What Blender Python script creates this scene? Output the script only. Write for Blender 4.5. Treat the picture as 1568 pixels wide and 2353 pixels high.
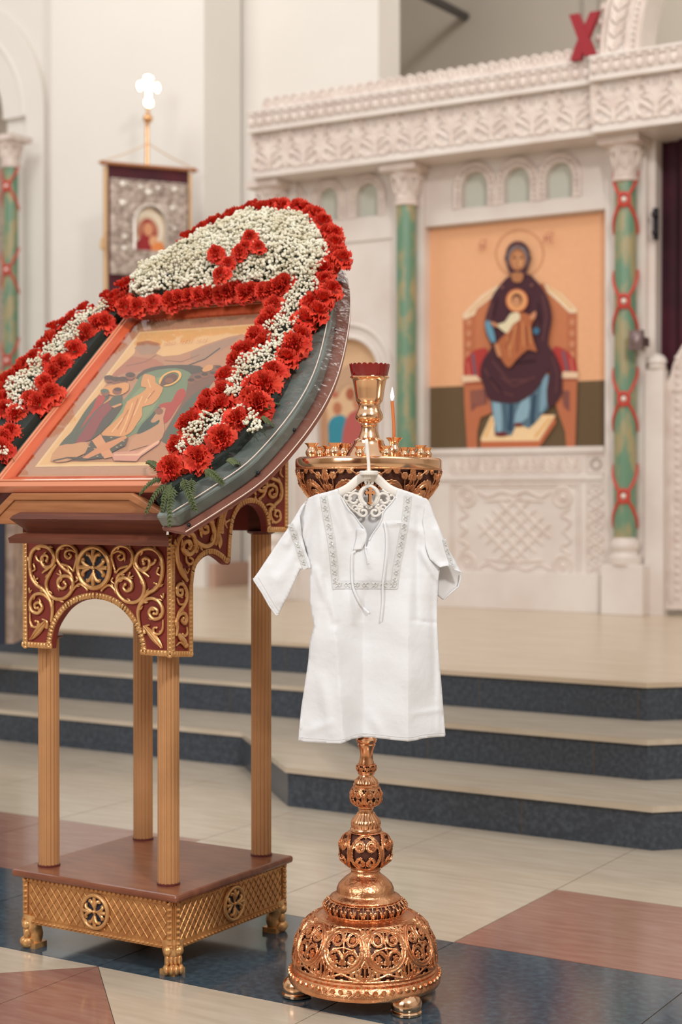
import bpy, bmesh, math, random
import numpy as np
from mathutils import Vector, Matrix
from mathutils.geometry import tessellate_polygon
PI = math.pi
R = math.radians
for o in list(bpy.data.objects): bpy.data.objects.remove(o)
SC = bpy.context.scene
COL = SC.collection
random.seed(7)

# ------------------------------------------------------------------ camera
CAM_H, FPX, CX, CY = 1.05, 3660.0, 784.0, 1176.5
YAW, PIT = R(31.6), R(-0.57)
FW = Vector((-math.sin(YAW)*math.cos(PIT), math.cos(YAW)*math.cos(PIT), math.sin(PIT)))
RT = Vector((math.cos(YAW), math.sin(YAW), 0))
UP = RT.cross(FW)
C0 = Vector((0, 0, CAM_H))
cd = bpy.data.cameras.new('camera')
cam = bpy.data.objects.new('camera', cd); COL.objects.link(cam)
M = Matrix((RT, UP, -FW)).transposed().to_4x4(); M.translation = C0
cam.matrix_world = M
cd.sensor_fit = 'VERTICAL'; cd.sensor_height = 36; cd.lens = FPX/2353*36
cd.clip_start = 0.05; cd.clip_end = 100
cd.dof.use_dof = True; cd.dof.focus_distance = 3.28; cd.dof.aperture_fstop = 3.6
SC.camera = cam

# ------------------------------------------------------------------ world + lights
w = bpy.data.worlds.new('world'); SC.world = w; w.use_nodes = True
bg = w.node_tree.nodes['Background']; bg.inputs[0].default_value = (1.0, 0.975, 0.945, 1); bg.inputs[1].default_value = 0.72
def area(name, loc, target, size, power, col=(1, .95, .88), sy=None):
    l = bpy.data.lights.new(name, 'AREA'); l.energy = power; l.color = col
    l.shape = 'RECTANGLE'; l.size = size; l.size_y = sy or size
    o = bpy.data.objects.new(name, l); COL.objects.link(o); o.location = loc
    d = Vector(target)-Vector(loc); o.rotation_euler = d.to_track_quat('-Z', 'Y').to_euler()
    return o
area('key_lamp', (3.4, -0.6, 6.4), (-3.6, 6.0, 1.0), .9, 360, (1, .97, .925))
area('nave_window_lamp', (-3.0, -3.5, 4.2), (-4.4, 8.0, 1.8), 3.0, 230, (.95, .97, 1.0))
area('glint_fill', (-0.49, 6.55, 5.56), (-6.92, 8.7, 3.85), .7, 26, (1, .93, .82))  # added out of frame to put a glint on the banner cross
area('altar_fill', (-2.5, 10.8, 6.8), (-4.0, 13, 3.0), 1.5, 60, (1, .93, .86))  # unseen fill, added to brighten the altar wall
area('screen_fill', (-2.6, 6.2, 5.6), (-3.6, 8.4, 1.2), 1.8, 24, (1, .9, .8))  # unseen overhead light put in for the icon screen, no fixture modelled
area('pillar_fill', (-7.2, 5.4, 6.6), (-6.8, 9.2, 3.0), 1.6, 85, (1, .975, .94))  # added fill that lifts the left pillar and wall, no source seen
SC.view_settings.view_transform = 'Standard'; SC.view_settings.look = 'None'
SC.view_settings.exposure = 0.0; SC.view_settings.gamma = 1.0; SC.view_settings.use_curve_mapping = False

# ------------------------------------------------------------------ sight-line helpers (a row/column of the frame on a real plane)
def ray(px, py): return FW + RT*((px-CX)/FPX) - UP*((py-CY)/FPX)
def on_y(px, py, y): r = ray(px, py); return C0 + r*(y/r.y)
def on_x(px, py, x): r = ray(px, py); return C0 + r*(x/r.x)
def on_z(px, py, z): r = ray(px, py); return C0 + r*((z-CAM_H)/r.z)
def at_d(px, py, d): return C0 + ray(px, py)*d
TH = R(42); SP0 = Vector((-2.34, 2.76, 1.12)); SV = Vector((0, math.cos(TH), math.sin(TH))); SN = Vector((0, -math.sin(TH), math.cos(TH)))
def desk(u, v, h=0): return SP0 + Vector((u, 0, 0)) + SV*v + SN*h
def on_desk(px, py, h=0):
    r = ray(px, py); t = (SP0+SN*h-C0).dot(SN)/r.dot(SN); q = C0+r*t-SP0
    return q.x, q.dot(SV)

# ------------------------------------------------------------------ materials
def lin(c):
    return tuple(((v/255)/12.92 if v/255 <= .04045 else ((v/255+.055)/1.055)**2.4) for v in c)
MATS = {}
def mat(name, rgb, rough=.5, metal=0, var=0, scale=8, bump=0, bscale=60, rgb2=None, coat=0, spec=.5, stretch=None, ramp=(.35, .65), **kw):
    m = bpy.data.materials.new(name); m.use_nodes = True; nt = m.node_tree; b = nt.nodes['Principled BSDF']
    c = lin(rgb)
    b.inputs['Base Color'].default_value = (*c, 1); b.inputs['Roughness'].default_value = rough
    b.inputs['Metallic'].default_value = metal; b.inputs['Specular IOR Level'].default_value = spec
    if coat: b.inputs['Coat Weight'].default_value = coat; b.inputs['Coat Roughness'].default_value = .08
    for k, v in kw.items(): b.inputs[k].default_value = v
    tc = nt.nodes.new('ShaderNodeTexCoord'); src = tc.outputs['Object']
    if stretch:
        mp = nt.nodes.new('ShaderNodeMapping'); mp.inputs['Scale'].default_value = stretch
        nt.links.new(src, mp.inputs[0]); src = mp.outputs[0]
    if rgb2 or var:
        n = nt.nodes.new('ShaderNodeTexNoise'); n.inputs['Scale'].default_value = scale; n.inputs['Detail'].default_value = 5
        nt.links.new(src, n.inputs['Vector'])
        cr = nt.nodes.new('ShaderNodeValToRGB'); nt.links.new(n.outputs['Fac'], cr.inputs[0])
        c2 = lin(rgb2) if rgb2 else tuple(x*(1-var) for x in c)
        cr.color_ramp.elements[0].position = ramp[0]; cr.color_ramp.elements[1].position = ramp[1]
        cr.color_ramp.elements[0].color = (*c2, 1); cr.color_ramp.elements[1].color = (*c, 1)
        nt.links.new(cr.outputs[0], b.inputs['Base Color'])
    if bump:
        n2 = nt.nodes.new('ShaderNodeTexNoise'); n2.inputs['Scale'].default_value = bscale; n2.inputs['Detail'].default_value = 3
        nt.links.new(src, n2.inputs['Vector'])
        bp = nt.nodes.new('ShaderNodeBump'); bp.inputs['Strength'].default_value = bump; bp.inputs['Distance'].default_value = .01
        nt.links.new(n2.outputs['Fac'], bp.inputs['Height']); nt.links.new(bp.outputs[0], b.inputs['Normal'])
    MATS[name] = m
    return m
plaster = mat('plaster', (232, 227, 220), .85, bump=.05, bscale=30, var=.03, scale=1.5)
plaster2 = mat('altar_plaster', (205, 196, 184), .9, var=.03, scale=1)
marble = mat('marble', (230, 222, 215), .35, rgb2=(220, 207, 199), scale=3, bump=.03)
carved = mat('carved_marble', (230, 217, 208), .6, rgb2=(216, 199, 190), scale=14, bump=.3, bscale=70)
travertine = mat('travertine', (205, 191, 172), .16, rgb2=(193, 178, 158), scale=5, stretch=(1, 6, 1), bump=.01, coat=.1)
travertine_b = mat('travertine_warm', (205, 186, 163), .25, rgb2=(196, 177, 153), scale=4, stretch=(1, 4, 1))
redstone = mat('red_stone', (160, 120, 106), .16, rgb2=(148, 102, 90), scale=9, stretch=(1, 5, 1), coat=.1)
granite = mat('dark_granite', (74, 94, 106), .12, rgb2=(56, 72, 84), scale=60, ramp=(.4, .7), coat=.2)
riser_m = mat('riser_granite', (74, 82, 92), .32, rgb2=(54, 61, 71), scale=70, ramp=(.4, .68), bump=.03)
grout = mat('grout', (92, 78, 64), .8)
wood_l = mat('wood_honey', (176, 118, 78), .42, rgb2=(160, 102, 64), scale=7, stretch=(1, 12, 12), spec=.4)
wood_d = mat('wood_brown', (112, 62, 44), .4, rgb2=(94, 50, 38), scale=7, stretch=(1, 12, 12), spec=.4)
wood_slab = mat('wood_slab', (138, 84, 60), .3, rgb2=(120, 68, 48), scale=6, stretch=(2, 8, 2), coat=.15)
wood_edge = mat('wood_edge', (76, 40, 40), .35)
frame_red = mat('frame_redwood', (208, 98, 60), .34, rgb2=(188, 80, 48), scale=6, stretch=(8, 1, 1), coat=.15)
frame_pale = mat('frame_moulding', (220, 142, 108), .3, coat=.2)
frame_dark = mat('frame_dark', (96, 40, 36), .4)
mat_board = mat('mat_board', (196, 150, 126), .8, var=.04, scale=40)
gold_post = mat('gold_post', (204, 152, 104), .45, metal=.25, var=.1, scale=12)
gold = mat('gilding', (228, 180, 122), .34, metal=.55, rgb2=(208, 154, 98), scale=25, bump=.12, bscale=90)
gold_box = mat('gilded_base', (210, 156, 98), .38, metal=.5, rgb2=(188, 132, 80), scale=18, bump=.1, bscale=80)
red_board = mat('red_board', (132, 44, 32), .6, var=.15, scale=20)
blue_enamel = mat('blue_enamel', (28, 36, 56), .5)
copper = mat('copper', (240, 182, 138), .2, metal=1, rgb2=(228, 162, 118), scale=20)
copper_r = mat('copper_chased', (238, 178, 132), .28, metal=1, rgb2=(222, 152, 108), scale=30, bump=.2, bscale=140)
shade_in = mat('inner_shade', (96, 54, 42), .5, metal=.3)  # dark tone standing for the shade inside the openwork
brass = mat('brass_polished', (246, 200, 160), .15, metal=1)
cloth = mat('white_cotton', (228, 229, 232), .9, var=.015, scale=3, bump=.22, bscale=30, spec=.2)
cloth_in = mat('white_cotton_lining', (222, 220, 220), .9, spec=.2)
silver = mat('silver_thread', (226, 226, 224), .22, metal=.2, var=.08, scale=300)
band_m = mat('trim_ribbon', (216, 217, 218), .6, var=.07, scale=200)
hang_m = mat('hanger_paint', (236, 230, 222), .4)
cross_w = mat('cross_wood', (196, 132, 84), .5, var=.2, scale=20)
dark_w = mat('cross_backing', (84, 52, 40), .5)
wax = mat('beeswax', (206, 120, 66), .45, spec=.4)
wick_m = mat('wick', (40, 28, 22), .9)
petal = mat('carnation_petal', (234, 82, 56), .6, rgb2=(218, 52, 40), scale=24, spec=.25)
calyx = mat('calyx', (110, 122, 66), .6)
gyp = mat('baby_breath_white', (238, 234, 216), .75, rgb2=(214, 205, 178), scale=18, spec=.2)
gyp_g = mat('baby_breath_stem', (70, 84, 58), .8)
leaf_m = mat('thuja_green', (96, 108, 68), .6, var=.3, scale=30)
foam = mat('foam_wrapped', (96, 106, 102), .28, rgb2=(122, 130, 124), scale=9, bump=.4, bscale=14, coat=.5)
foam_d = mat('foam_dark', (38, 48, 44), .7)
ply = mat('ply_backing', (142, 92, 78), .4, var=.15, scale=6)
velvet = mat('wine_velvet', (84, 26, 36), .8, rgb2=(64, 18, 30), scale=5)
curtain_m = mat('curtain_cloth', (82, 26, 40), .8, rgb2=(56, 16, 32), scale=3)
riza = mat('silver_cover', (206, 190, 178), .4, metal=.4, rgb2=(150, 130, 120), scale=30, bump=.5, bscale=60)
silver_b = mat('silver_boss', (216, 206, 196), .35, metal=.6)
cord_m = mat('gold_cord', (214, 176, 132), .6)
pole_gold = mat('pole_gold', (226, 172, 120), .22, metal=.9)
green_col = mat('green_marble', (104, 140, 114), .35, rgb2=(162, 150, 112), scale=14, stretch=(1, 1, .4), ramp=(.40, .54))
strap = mat('red_strapwork', (196, 66, 54), .5)
rosette_m = mat('rosette_white', (240, 222, 210), .6)
redletter = mat('red_letter_paint', (150, 20, 34), .5)
iron = mat('dark_iron', (44, 42, 48), .4, metal=.4)
navy = mat('navy_cloth', (36, 42, 58), .8)
pane = mat('pale_glass_panel', (208, 210, 198), .4)
pewter = mat('pewter', (140, 120, 118), .35, metal=.7)
button = mat('black_button', (24, 24, 30), .4)
def glassy(name, tint=(1, 1, 1), rough=.05, amount=1.0, bump=0):
    m = bpy.data.materials.new(name); m.use_nodes = True; nt = m.node_tree; nt.nodes.clear()
    out = nt.nodes.new('ShaderNodeOutputMaterial'); mx = nt.nodes.new('ShaderNodeMixShader')
    t = nt.nodes.new('ShaderNodeBsdfTransparent'); t.inputs[0].default_value = (*tint, 1)
    g = nt.nodes.new('ShaderNodeBsdfGlossy'); g.inputs['Roughness'].default_value = rough
    lw = nt.nodes.new('ShaderNodeLayerWeight'); lw.inputs[0].default_value = .5
    f = nt.nodes.new('ShaderNodeMath'); f.operation = 'POWER'; f.inputs[1].default_value = 3.5; nt.links.new(lw.outputs['Facing'], f.inputs[0])
    ml = nt.nodes.new('ShaderNodeMath'); ml.operation = 'MULTIPLY'; ml.inputs[1].default_value = amount
    nt.links.new(f.outputs[0], ml.inputs[0]); nt.links.new(ml.outputs[0], mx.inputs[0])
    nt.links.new(t.outputs[0], mx.inputs[1]); nt.links.new(g.outputs[0], mx.inputs[2]); nt.links.new(mx.outputs[0], out.inputs[0])
    if bump:
        n2 = nt.nodes.new('ShaderNodeTexNoise'); n2.inputs['Scale'].default_value = 26
        bp = nt.nodes.new('ShaderNodeBump'); bp.inputs['Strength'].default_value = bump; bp.inputs['Distance'].default_value = .02
        nt.links.new(n2.outputs['Fac'], bp.inputs['Height'])
        for q in (g, lw): nt.links.new(bp.outputs[0], q.inputs['Normal'])
    return m
glass = glassy('clear_glass', (.97, .96, .93), .04, 1.0)
film = glassy('clear_film', (.93, .93, .92), .1, 1.3, .6)
redglass = mat('red_glass', (150, 12, 10), .12, spec=.6, coat=.5, **{'Transmission Weight': .35})
flame_m = bpy.data.materials.new('candle_flame'); flame_m.use_nodes = True
fb = flame_m.node_tree.nodes['Principled BSDF']; fb.inputs['Base Color'].default_value = (1, .7, .4, 1)
fb.inputs['Emission Color'].default_value = (1, .72, .42, 1); fb.inputs['Emission Strength'].default_value = 14
def paint_mat(name, rough=.5):
    m = bpy.data.materials.new(name); m.use_nodes = True; nt = m.node_tree; b = nt.nodes['Principled BSDF']
    a = nt.nodes.new('ShaderNodeAttribute'); a.attribute_name = 'pigment'
    tc = nt.nodes.new('ShaderNodeTexCoord'); n = nt.nodes.new('ShaderNodeTexNoise'); n.inputs['Scale'].default_value = 30; n.inputs['Detail'].default_value = 4
    nt.links.new(tc.outputs['Object'], n.inputs['Vector'])
    mr = nt.nodes.new('ShaderNodeMapRange'); mr.inputs['To Min'].default_value = .93; mr.inputs['To Max'].default_value = 1.05
    nt.links.new(n.outputs['Fac'], mr.inputs[0])
    mx = nt.nodes.new('ShaderNodeVectorMath'); mx.operation = 'MULTIPLY'
    nt.links.new(a.outputs['Color'], mx.inputs[0]); nt.links.new(mr.outputs[0], mx.inputs[1])
    nt.links.new(mx.outputs[0], b.inputs['Base Color']); b.inputs['Roughness'].default_value = rough
    b.inputs['Specular IOR Level'].default_value = .25
    return m
paint = paint_mat('tempera')

# ------------------------------------------------------------------ mesh helpers
class MB:
    def __init__(s): s.v = []; s.f = []; s.m = []
    def add(s, vs, fs, mi=0):
        k = len(s.v); s.v += [tuple(p) for p in vs]
        for f in fs: s.f.append([i+k for i in f]); s.m.append(mi)
    def box(s, a, b, mi=0):
        x0, y0, z0 = [min(a[i], b[i]) for i in range(3)]; x1, y1, z1 = [max(a[i], b[i]) for i in range(3)]
        s.add([(x0,y0,z0),(x1,y0,z0),(x1,y1,z0),(x0,y1,z0),(x0,y0,z1),(x1,y0,z1),(x1,y1,z1),(x0,y1,z1)],
              [(3,2,1,0),(4,5,6,7),(0,1,5,4),(1,2,6,5),(2,3,7,6),(3,0,4,7)], mi)
    def obox(s, c, ax, ay, az, mi=0):
        c = Vector(c); vs = [c+ax*i+ay*j+az*k for k in (-1,1) for (i,j) in ((-1,-1),(1,-1),(1,1),(-1,1))]
        s.add(vs, [(3,2,1,0),(4,5,6,7),(0,1,5,4),(1,2,6,5),(2,3,7,6),(3,0,4,7)], mi)
    def tube(s, pts, r, n=8, mi=0, closed=False, flat=None, fn=1.0):
        pts = [Vector(p) for p in pts]; N = len(pts)
        if N < 2: return
        rs = r if isinstance(r, (list, tuple)) else [r]*N
        vs = []; prev = None
        for i, p in enumerate(pts):
            if closed: t = pts[(i+1) % N]-pts[i-1]
            else: t = pts[min(i+1, N-1)]-pts[max(i-1, 0)]
            if t.length < 1e-9: t = Vector((0, 0, 1))
            t.normalize()
            if flat is not None: a = t.cross(flat if isinstance(flat, Vector) else flat[i])
            elif prev is None: a = t.cross(Vector((0, 0, 1))) if abs(t.z) < .9 else t.cross(Vector((1, 0, 0)))
            else: a = prev-t*prev.dot(t)
            if a.length < 1e-9: a = t.orthogonal()
            a.normalize(); prev = a; b = t.cross(a)
            for k in range(n):
                q = 2*PI*k/n; vs.append(p+(a*math.cos(q)+b*math.sin(q)*fn)*rs[i])
        fs = []
        for i in range(N if closed else N-1):
            j = (i+1) % N
            for k in range(n):
                l = (k+1) % n; fs.append((i*n+k, i*n+l, j*n+l, j*n+k))
        if not closed: fs.append(tuple(range(n))[::-1]); fs.append(tuple((N-1)*n+k for k in range(n)))
        s.add(vs, fs, mi)
    def lathe(s, prof, c=(0, 0, 0), n=40, mi=0, mod=None):
        vs = []; P = len(prof)
        for (r, z) in prof:
            for k in range(n):
                q = 2*PI*k/n; rr = r*(mod(q, z) if mod else 1)
                vs.append((c[0]+rr*math.cos(q), c[1]+rr*math.sin(q), c[2]+z))
        fs = [(i*n+k, i*n+(k+1) % n, (i+1)*n+(k+1) % n, (i+1)*n+k) for i in range(P-1) for k in range(n)]
        if prof[0][0] > 1e-6: fs.append(tuple(range(n))[::-1])
        if prof[-1][0] > 1e-6: fs.append(tuple((P-1)*n+k for k in range(n)))
        s.add(vs, fs, mi)
    def prism(s, poly, d, mi=0):           # poly: list of 3D points, d: extrusion vector
        n = len(poly); poly = [Vector(p) for p in poly]; d = Vector(d)
        tris = tessellate_polygon([poly])
        vs = poly+[p+d for p in poly]
        fs = [tuple(t) for t in tris]+[tuple(i+n for i in t[::-1]) for t in tris]
        fs += [(i, (i+1) % n, (i+1) % n+n, i+n) for i in range(n)]
        s.add(vs, fs, mi)
    def ring(s, outer, inner, d, mi=0):    # band between two matching open/closed lists
        n = len(outer); d = Vector(d); o = [Vector(p) for p in outer]; i_ = [Vector(p) for p in inner]
        vs = o+i_+[p+d for p in o]+[p+d for p in i_]
        fs = []
        for k in range(n-1):
            fs += [(k, k+1, n+k+1, n+k), (2*n+k, 3*n+k, 3*n+k+1, 2*n+k+1), (k, 2*n+k, 2*n+k+1, k+1), (n+k, n+k+1, 3*n+k+1, 3*n+k)]
        fs += [(0, n, 3*n, 2*n), (n-1, 3*n-1, 4*n-1, 2*n-1)]
        s.add(vs, fs, mi)
    def ball(s, c, r, nu=10, nv=6, mi=0, ax=None):
        c = Vector(c); rx, ry, rz = (r, r, r) if not isinstance(r, (tuple, list)) else r
        A = ax or (Vector((1,0,0)), Vector((0,1,0)), Vector((0,0,1)))
        vs = [c+A[2]*rz]
        for i in range(1, nv):
            t = PI*i/nv
            for k in range(nu):
                q = 2*PI*k/nu; vs.append(c+A[0]*(rx*math.sin(t)*math.cos(q))+A[1]*(ry*math.sin(t)*math.sin(q))+A[2]*(rz*math.cos(t)))
        vs.append(c-A[2]*rz)
        fs = [(0, 1+k, 1+(k+1) % nu) for k in range(nu)]
        for i in range(nv-2):
            for k in range(nu): fs.append((1+i*nu+k, 1+(i+1)*nu+k, 1+(i+1)*nu+(k+1) % nu, 1+i*nu+(k+1) % nu))
        L = len(vs)-1; b = 1+(nv-2)*nu
        fs += [(L, b+(k+1) % nu, b+k) for k in range(nu)]
        s.add(vs, fs, mi)
    def build(s, name, mats, parent=None, smooth=True, bevel=0, recalc=True, loc=None, angle=40):
        me = bpy.data.meshes.new(name); me.from_pydata(s.v, [], s.f)
        if not isinstance(mats, (list, tuple)): mats = [mats]
        for m in mats: me.materials.append(m)
        if len(mats) > 1: me.polygons.foreach_set('material_index', s.m)
        if recalc:
            b = bmesh.new(); b.from_mesh(me); bmesh.ops.recalc_face_normals(b, faces=b.faces); b.to_mesh(me); b.free()
        if smooth:
            me.polygons.foreach_set('use_smooth', [True]*len(me.polygons))
            if hasattr(me, 'set_sharp_from_angle'): me.set_sharp_from_angle(angle=R(angle))
        me.update()
        o = bpy.data.objects.new(name, me); COL.objects.link(o)
        if loc is not None: rebase(o, loc)
        if parent: attach(o, parent)
        if bevel:
            bv = o.modifiers.new('bevel', 'BEVEL'); bv.width = bevel; bv.segments = 2; bv.limit_method = 'ANGLE'
        return o
def rebase(o, loc):
    o.data.transform(Matrix.Translation(-Vector(loc))); o.location = loc
def attach(o, p):
    o.parent = p; o.matrix_parent_inverse = Matrix.Identity(4)
    q = p; off = Vector((0, 0, 0))
    while q: off += q.location; q = q.parent
    o.location = Vector(o.location)-off
def tag(o, label, cat, group=None, kind=None):
    if label: o['label'] = label
    if cat: o['category'] = cat
    if group: o['group'] = group
    if kind: o['kind'] = kind
    return o
def empty(name, loc, label, cat, group=None):
    o = bpy.data.objects.new(name, None); COL.objects.link(o); o.location = loc; o.empty_display_size = .05
    return tag(o, label, cat, group)
def struct(name, mb, m, **k):
    o = mb.build(name, m, **k); o['kind'] = 'structure'; return o
def part(name, mb, m, parent, label=None, **k):
    o = mb.build(name, m, parent, **k)
    if label: o['label'] = label
    return o
def cat_rom(pts, n=6, closed=False):
    P = [Vector(p) for p in pts]; N = len(P); out = []
    for i in range(N if closed else N-1):
        p0 = P[i-1] if (closed or i > 0) else P[0]; p1 = P[i]; p2 = P[(i+1) % N]; p3 = P[(i+2) % N] if (closed or i+2 < N) else P[N-1]
        for k in range(n):
            t = k/n; out.append(.5*((2*p1)+(p2-p0)*t+(2*p0-5*p1+4*p2-p3)*t*t+(-p0+3*p1-3*p2+p3)*t**3))
    if not closed: out.append(P[-1])
    return out
def spiral(cx, cy, r0, r1, a0, turns, n=24):
    return [(cx+(r0+(r1-r0)*k/n)*math.cos(a0+2*PI*turns*k/n), cy+(r0+(r1-r0)*k/n)*math.sin(a0+2*PI*turns*k/n)) for k in range(n+1)]
def taper(n, r, a=.45, b=.35): return [r*(a+(1-a)*min(1, k/(n*.15+1)))*(1-(1-b)*max(0, (k/n-.6)/.4)) for k in range(n)]
class Paint:
    """flat painted picture: coloured shapes, each a hair above the one below"""
    def __init__(s, mp, step=.0004): s.mp = mp; s.step = step; s.v = []; s.f = []; s.c = []; s.k = 0
    def add(s, pts, rgb, smooth=0):
        pts = [Vector((p[0], p[1], 0)) for p in pts]
        if smooth: pts = cat_rom(pts, smooth, True)
        P = [Vector(s.mp(p.x, p.y, s.k*s.step)) for p in pts]; s.k += 1
        k = len(s.v); s.v += P
        for t in tessellate_polygon([P]): s.f.append(tuple(i+k for i in t)); s.c.append(lin(rgb))
    def ell(s, cx, cy, rx, ry, rgb, n=28): s.add([(cx+rx*math.cos(2*PI*i/n), cy+ry*math.sin(2*PI*i/n)) for i in range(n)], rgb)
    def ringe(s, cx, cy, rx, ry, wd, rgb, n=36):
        for i in range(n):
            a, b = 2*PI*i/n, 2*PI*(i+1)/n
            if i: s.k -= 1
            s.add([(cx+rx*math.cos(a), cy+ry*math.sin(a)), (cx+rx*math.cos(b), cy+ry*math.sin(b)), (cx+(rx-wd)*math.cos(b), cy+(ry-wd)*math.sin(b)), (cx+(rx-wd)*math.cos(a), cy+(ry-wd)*math.sin(a))], rgb)
    def line(s, pts, wd, rgb):
        for i in range(len(pts)-1):
            a = Vector((*pts[i], 0)); b = Vector((*pts[i+1], 0)); d = (b-a); 
            if d.length < 1e-6: continue
            n_ = Vector((-d.y, d.x, 0)).normalized()*wd/2
            if i: s.k -= 1
            s.add([a+n_, b+n_, b-n_, a-n_], rgb)
    def build(s, name, parent, m=None, up=None):
        me = bpy.data.meshes.new(name); me.from_pydata([tuple(p) for p in s.v], [], s.f); me.materials.append(m or paint)
        at = me.color_attributes.new('pigment', 'FLOAT_COLOR', 'CORNER')
        cols = []
        for p in me.polygons: cols += [*s.c[p.index], 1]*p.loop_total
        at.data.foreach_set('color', cols)
        if up:
            fl = [p.index for p in me.polygons if p.normal.dot(up) < 0]
            if fl:
                b = bmesh.new(); b.from_mesh(me); b.faces.ensure_lookup_table()
                bmesh.ops.reverse_faces(b, faces=[b.faces[i] for i in fl]); b.to_mesh(me); b.free()
        o = bpy.data.objects.new(name, me); COL.objects.link(o)
        if parent: attach(o, parent)
        return o
# ================================================================== SETTING
T = .588; X0, Y0 = -1.733, 2.737
fl = MB()
fl.box((-12, -5, -.05), (7, 5.3, -.0015), 0)
def tile(x0, y0, x1, y1, mi, g=.0016): fl.box((x0+g, y0+g, -.02), (x1-g, y1-g, 0), mi)
def clip45(x0, y0, x1, y1, inside):
    pass
DC = (X0-T, Y0-T)      # centre of the inlaid red lozenge
for i in range(-16, 14):
    for j in range(-12, 4):
        x0, x1, y0, y1 = X0+T*i, X0+T*(i+1), Y0+T*j, Y0+T*(j+1)
        if j == 3: y1 = 5.25
        mi = 1
        if j == 0: mi = 3
        elif j == 1: mi = 1 if i in (-1, -2) else 2
        elif j in (-1, -2) and i in (-2, -1):
            # four quarter tiles cut by the lozenge
            cx, cy = DC
            A = (cx, y1 if j == -1 else y0); B = (x0 if i == -2 else x1, cy); Cc = (cx, cy)
            K = (B[0], A[1])
            def shr(tri):
                m = Vector(((tri[0][0]+tri[1][0]+tri[2][0])/3, (tri[0][1]+tri[1][1]+tri[2][1])/3, 0))
                return [Vector((p[0], p[1], 0))+(m-Vector((p[0], p[1], 0)))*.006 for p in tri]
            fl.prism(shr([A, B, Cc]), (0, 0, -.02), 2); fl.prism(shr([A, B, K]), (0, 0, -.02), 1); continue
        tile(x0, y0, x1, y1, mi)
struct('floor', fl, [grout, travertine, redstone, granite], smooth=False)

def step(name, z0, z1, front, left_y, right_dx, fx0, fx1, ix, top=travertine):
    # outline seen from above: left run, 45 degree return, projecting front, 45 degree return, right run
    q = left_y-front
    pts = [(-9, left_y), (ix, left_y), (fx0, front), (fx1, front), (fx1+q, left_y), (6, left_y), (6, 12), (-9, 12)]
    a = MB(); a.prism([(x, y, z0) for x, y in pts], (0, 0, z1-.018-z0), 0)
    o_ = [(-9, left_y-.008), (ix-.004, left_y-.008), (fx0-.004, front-.01), (fx1+.004, front-.01), (fx1+q+.004, left_y-.008), (6, left_y-.008), (6, 12), (-9, 12)]
    a.prism([(x, y, z1-.018) for x, y in o_], (0, 0, .018), 1)
    # vertical joints in the riser
    for jx in [fx0+.25+.62*k for k in range(2)]+[ix-.4-.62*k for k in range(6)]:
        yy = front if jx > fx0 else left_y
        a.box((jx-.0015, yy-.0006, z0), (jx+.0015, yy+.001, z1-.018), 2)
    return struct(name, a, [riser_m, top, grout], smooth=False)
step('ambon_step', 0, .133, 4.492, 5.062, 0, -2.975, -1.68, -3.56)
step('ambon_step', .133, .266, 4.885, 5.49, 0, -2.90, -1.845, -3.53)
step('ambon_platform', .266, .4, 5.285, 5.915, 0, -2.90, -1.999, -3.53, travertine_b)

wl = MB()
YPL = 9.15
ax = -9.15*math.tan(YAW+math.atan((784-120)/FPX)); bx = -9.15*math.tan(YAW+math.atan((784-470)/FPX))
wl.box((ax, YPL, .4), (bx, 9.6, 8))
struct('wall_pillar', wl, plaster, smooth=False)
YWB = -bx/math.tan(YAW+math.atan((784-560)/FPX)); w2 = MB(); cx_ = -YWB*math.tan(YAW+math.atan((784-870)/FPX))
w2.box((bx-.1, YWB, .4), (cx_, YWB+.3, 8)); struct('wall_behind', w2, plaster, smooth=False)
w2 = MB(); w2.box((bx-.01, YPL+.06, .4), (bx+.05, YWB+.01, .57)); struct('trim_1', w2, mat('pink_plinth', (196, 160, 142), .5), smooth=False)
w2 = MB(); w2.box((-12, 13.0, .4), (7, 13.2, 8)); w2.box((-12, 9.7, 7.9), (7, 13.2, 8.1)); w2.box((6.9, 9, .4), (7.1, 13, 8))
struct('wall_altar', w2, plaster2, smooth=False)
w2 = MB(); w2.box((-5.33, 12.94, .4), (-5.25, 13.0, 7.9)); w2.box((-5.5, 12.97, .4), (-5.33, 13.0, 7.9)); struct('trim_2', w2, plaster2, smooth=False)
# nave walls behind and beside the viewer (they light the metal with reflections)
w2 = MB(); w2.box((-12.2, -5, 0), (-12, 13, 7)); struct('wall_left', w2, plaster, smooth=False)
w2 = MB(); w2.box((7, -5, 0), (7.2, 9, 7)); struct('wall_right', w2, plaster, smooth=False)
w2 = MB(); 
w2.box((-12, -5.2, 0), (-5.5, -5, 7)); w2.box((-3.5, -5.2, 0), (-1, -5, 7)); w2.box((1, -5.2, 0), (7, -5, 7)); w2.box((-5.5, -5.2, 4.5), (-3.5, -5, 7)); w2.box((-1, -5.2, 4.5), (1, -5, 7))
w2.box((-5.5, -5.2, 0), (-3.5, -5, 1.2))
struct('wall_back', w2, mat('nave_wall', (190, 172, 150), .8), smooth=False)
w2 = MB(); w2.box((-1, -5.2, 0), (1, -5.12, 4.5)); struct('door_1', w2, wood_d, smooth=False)

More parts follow.
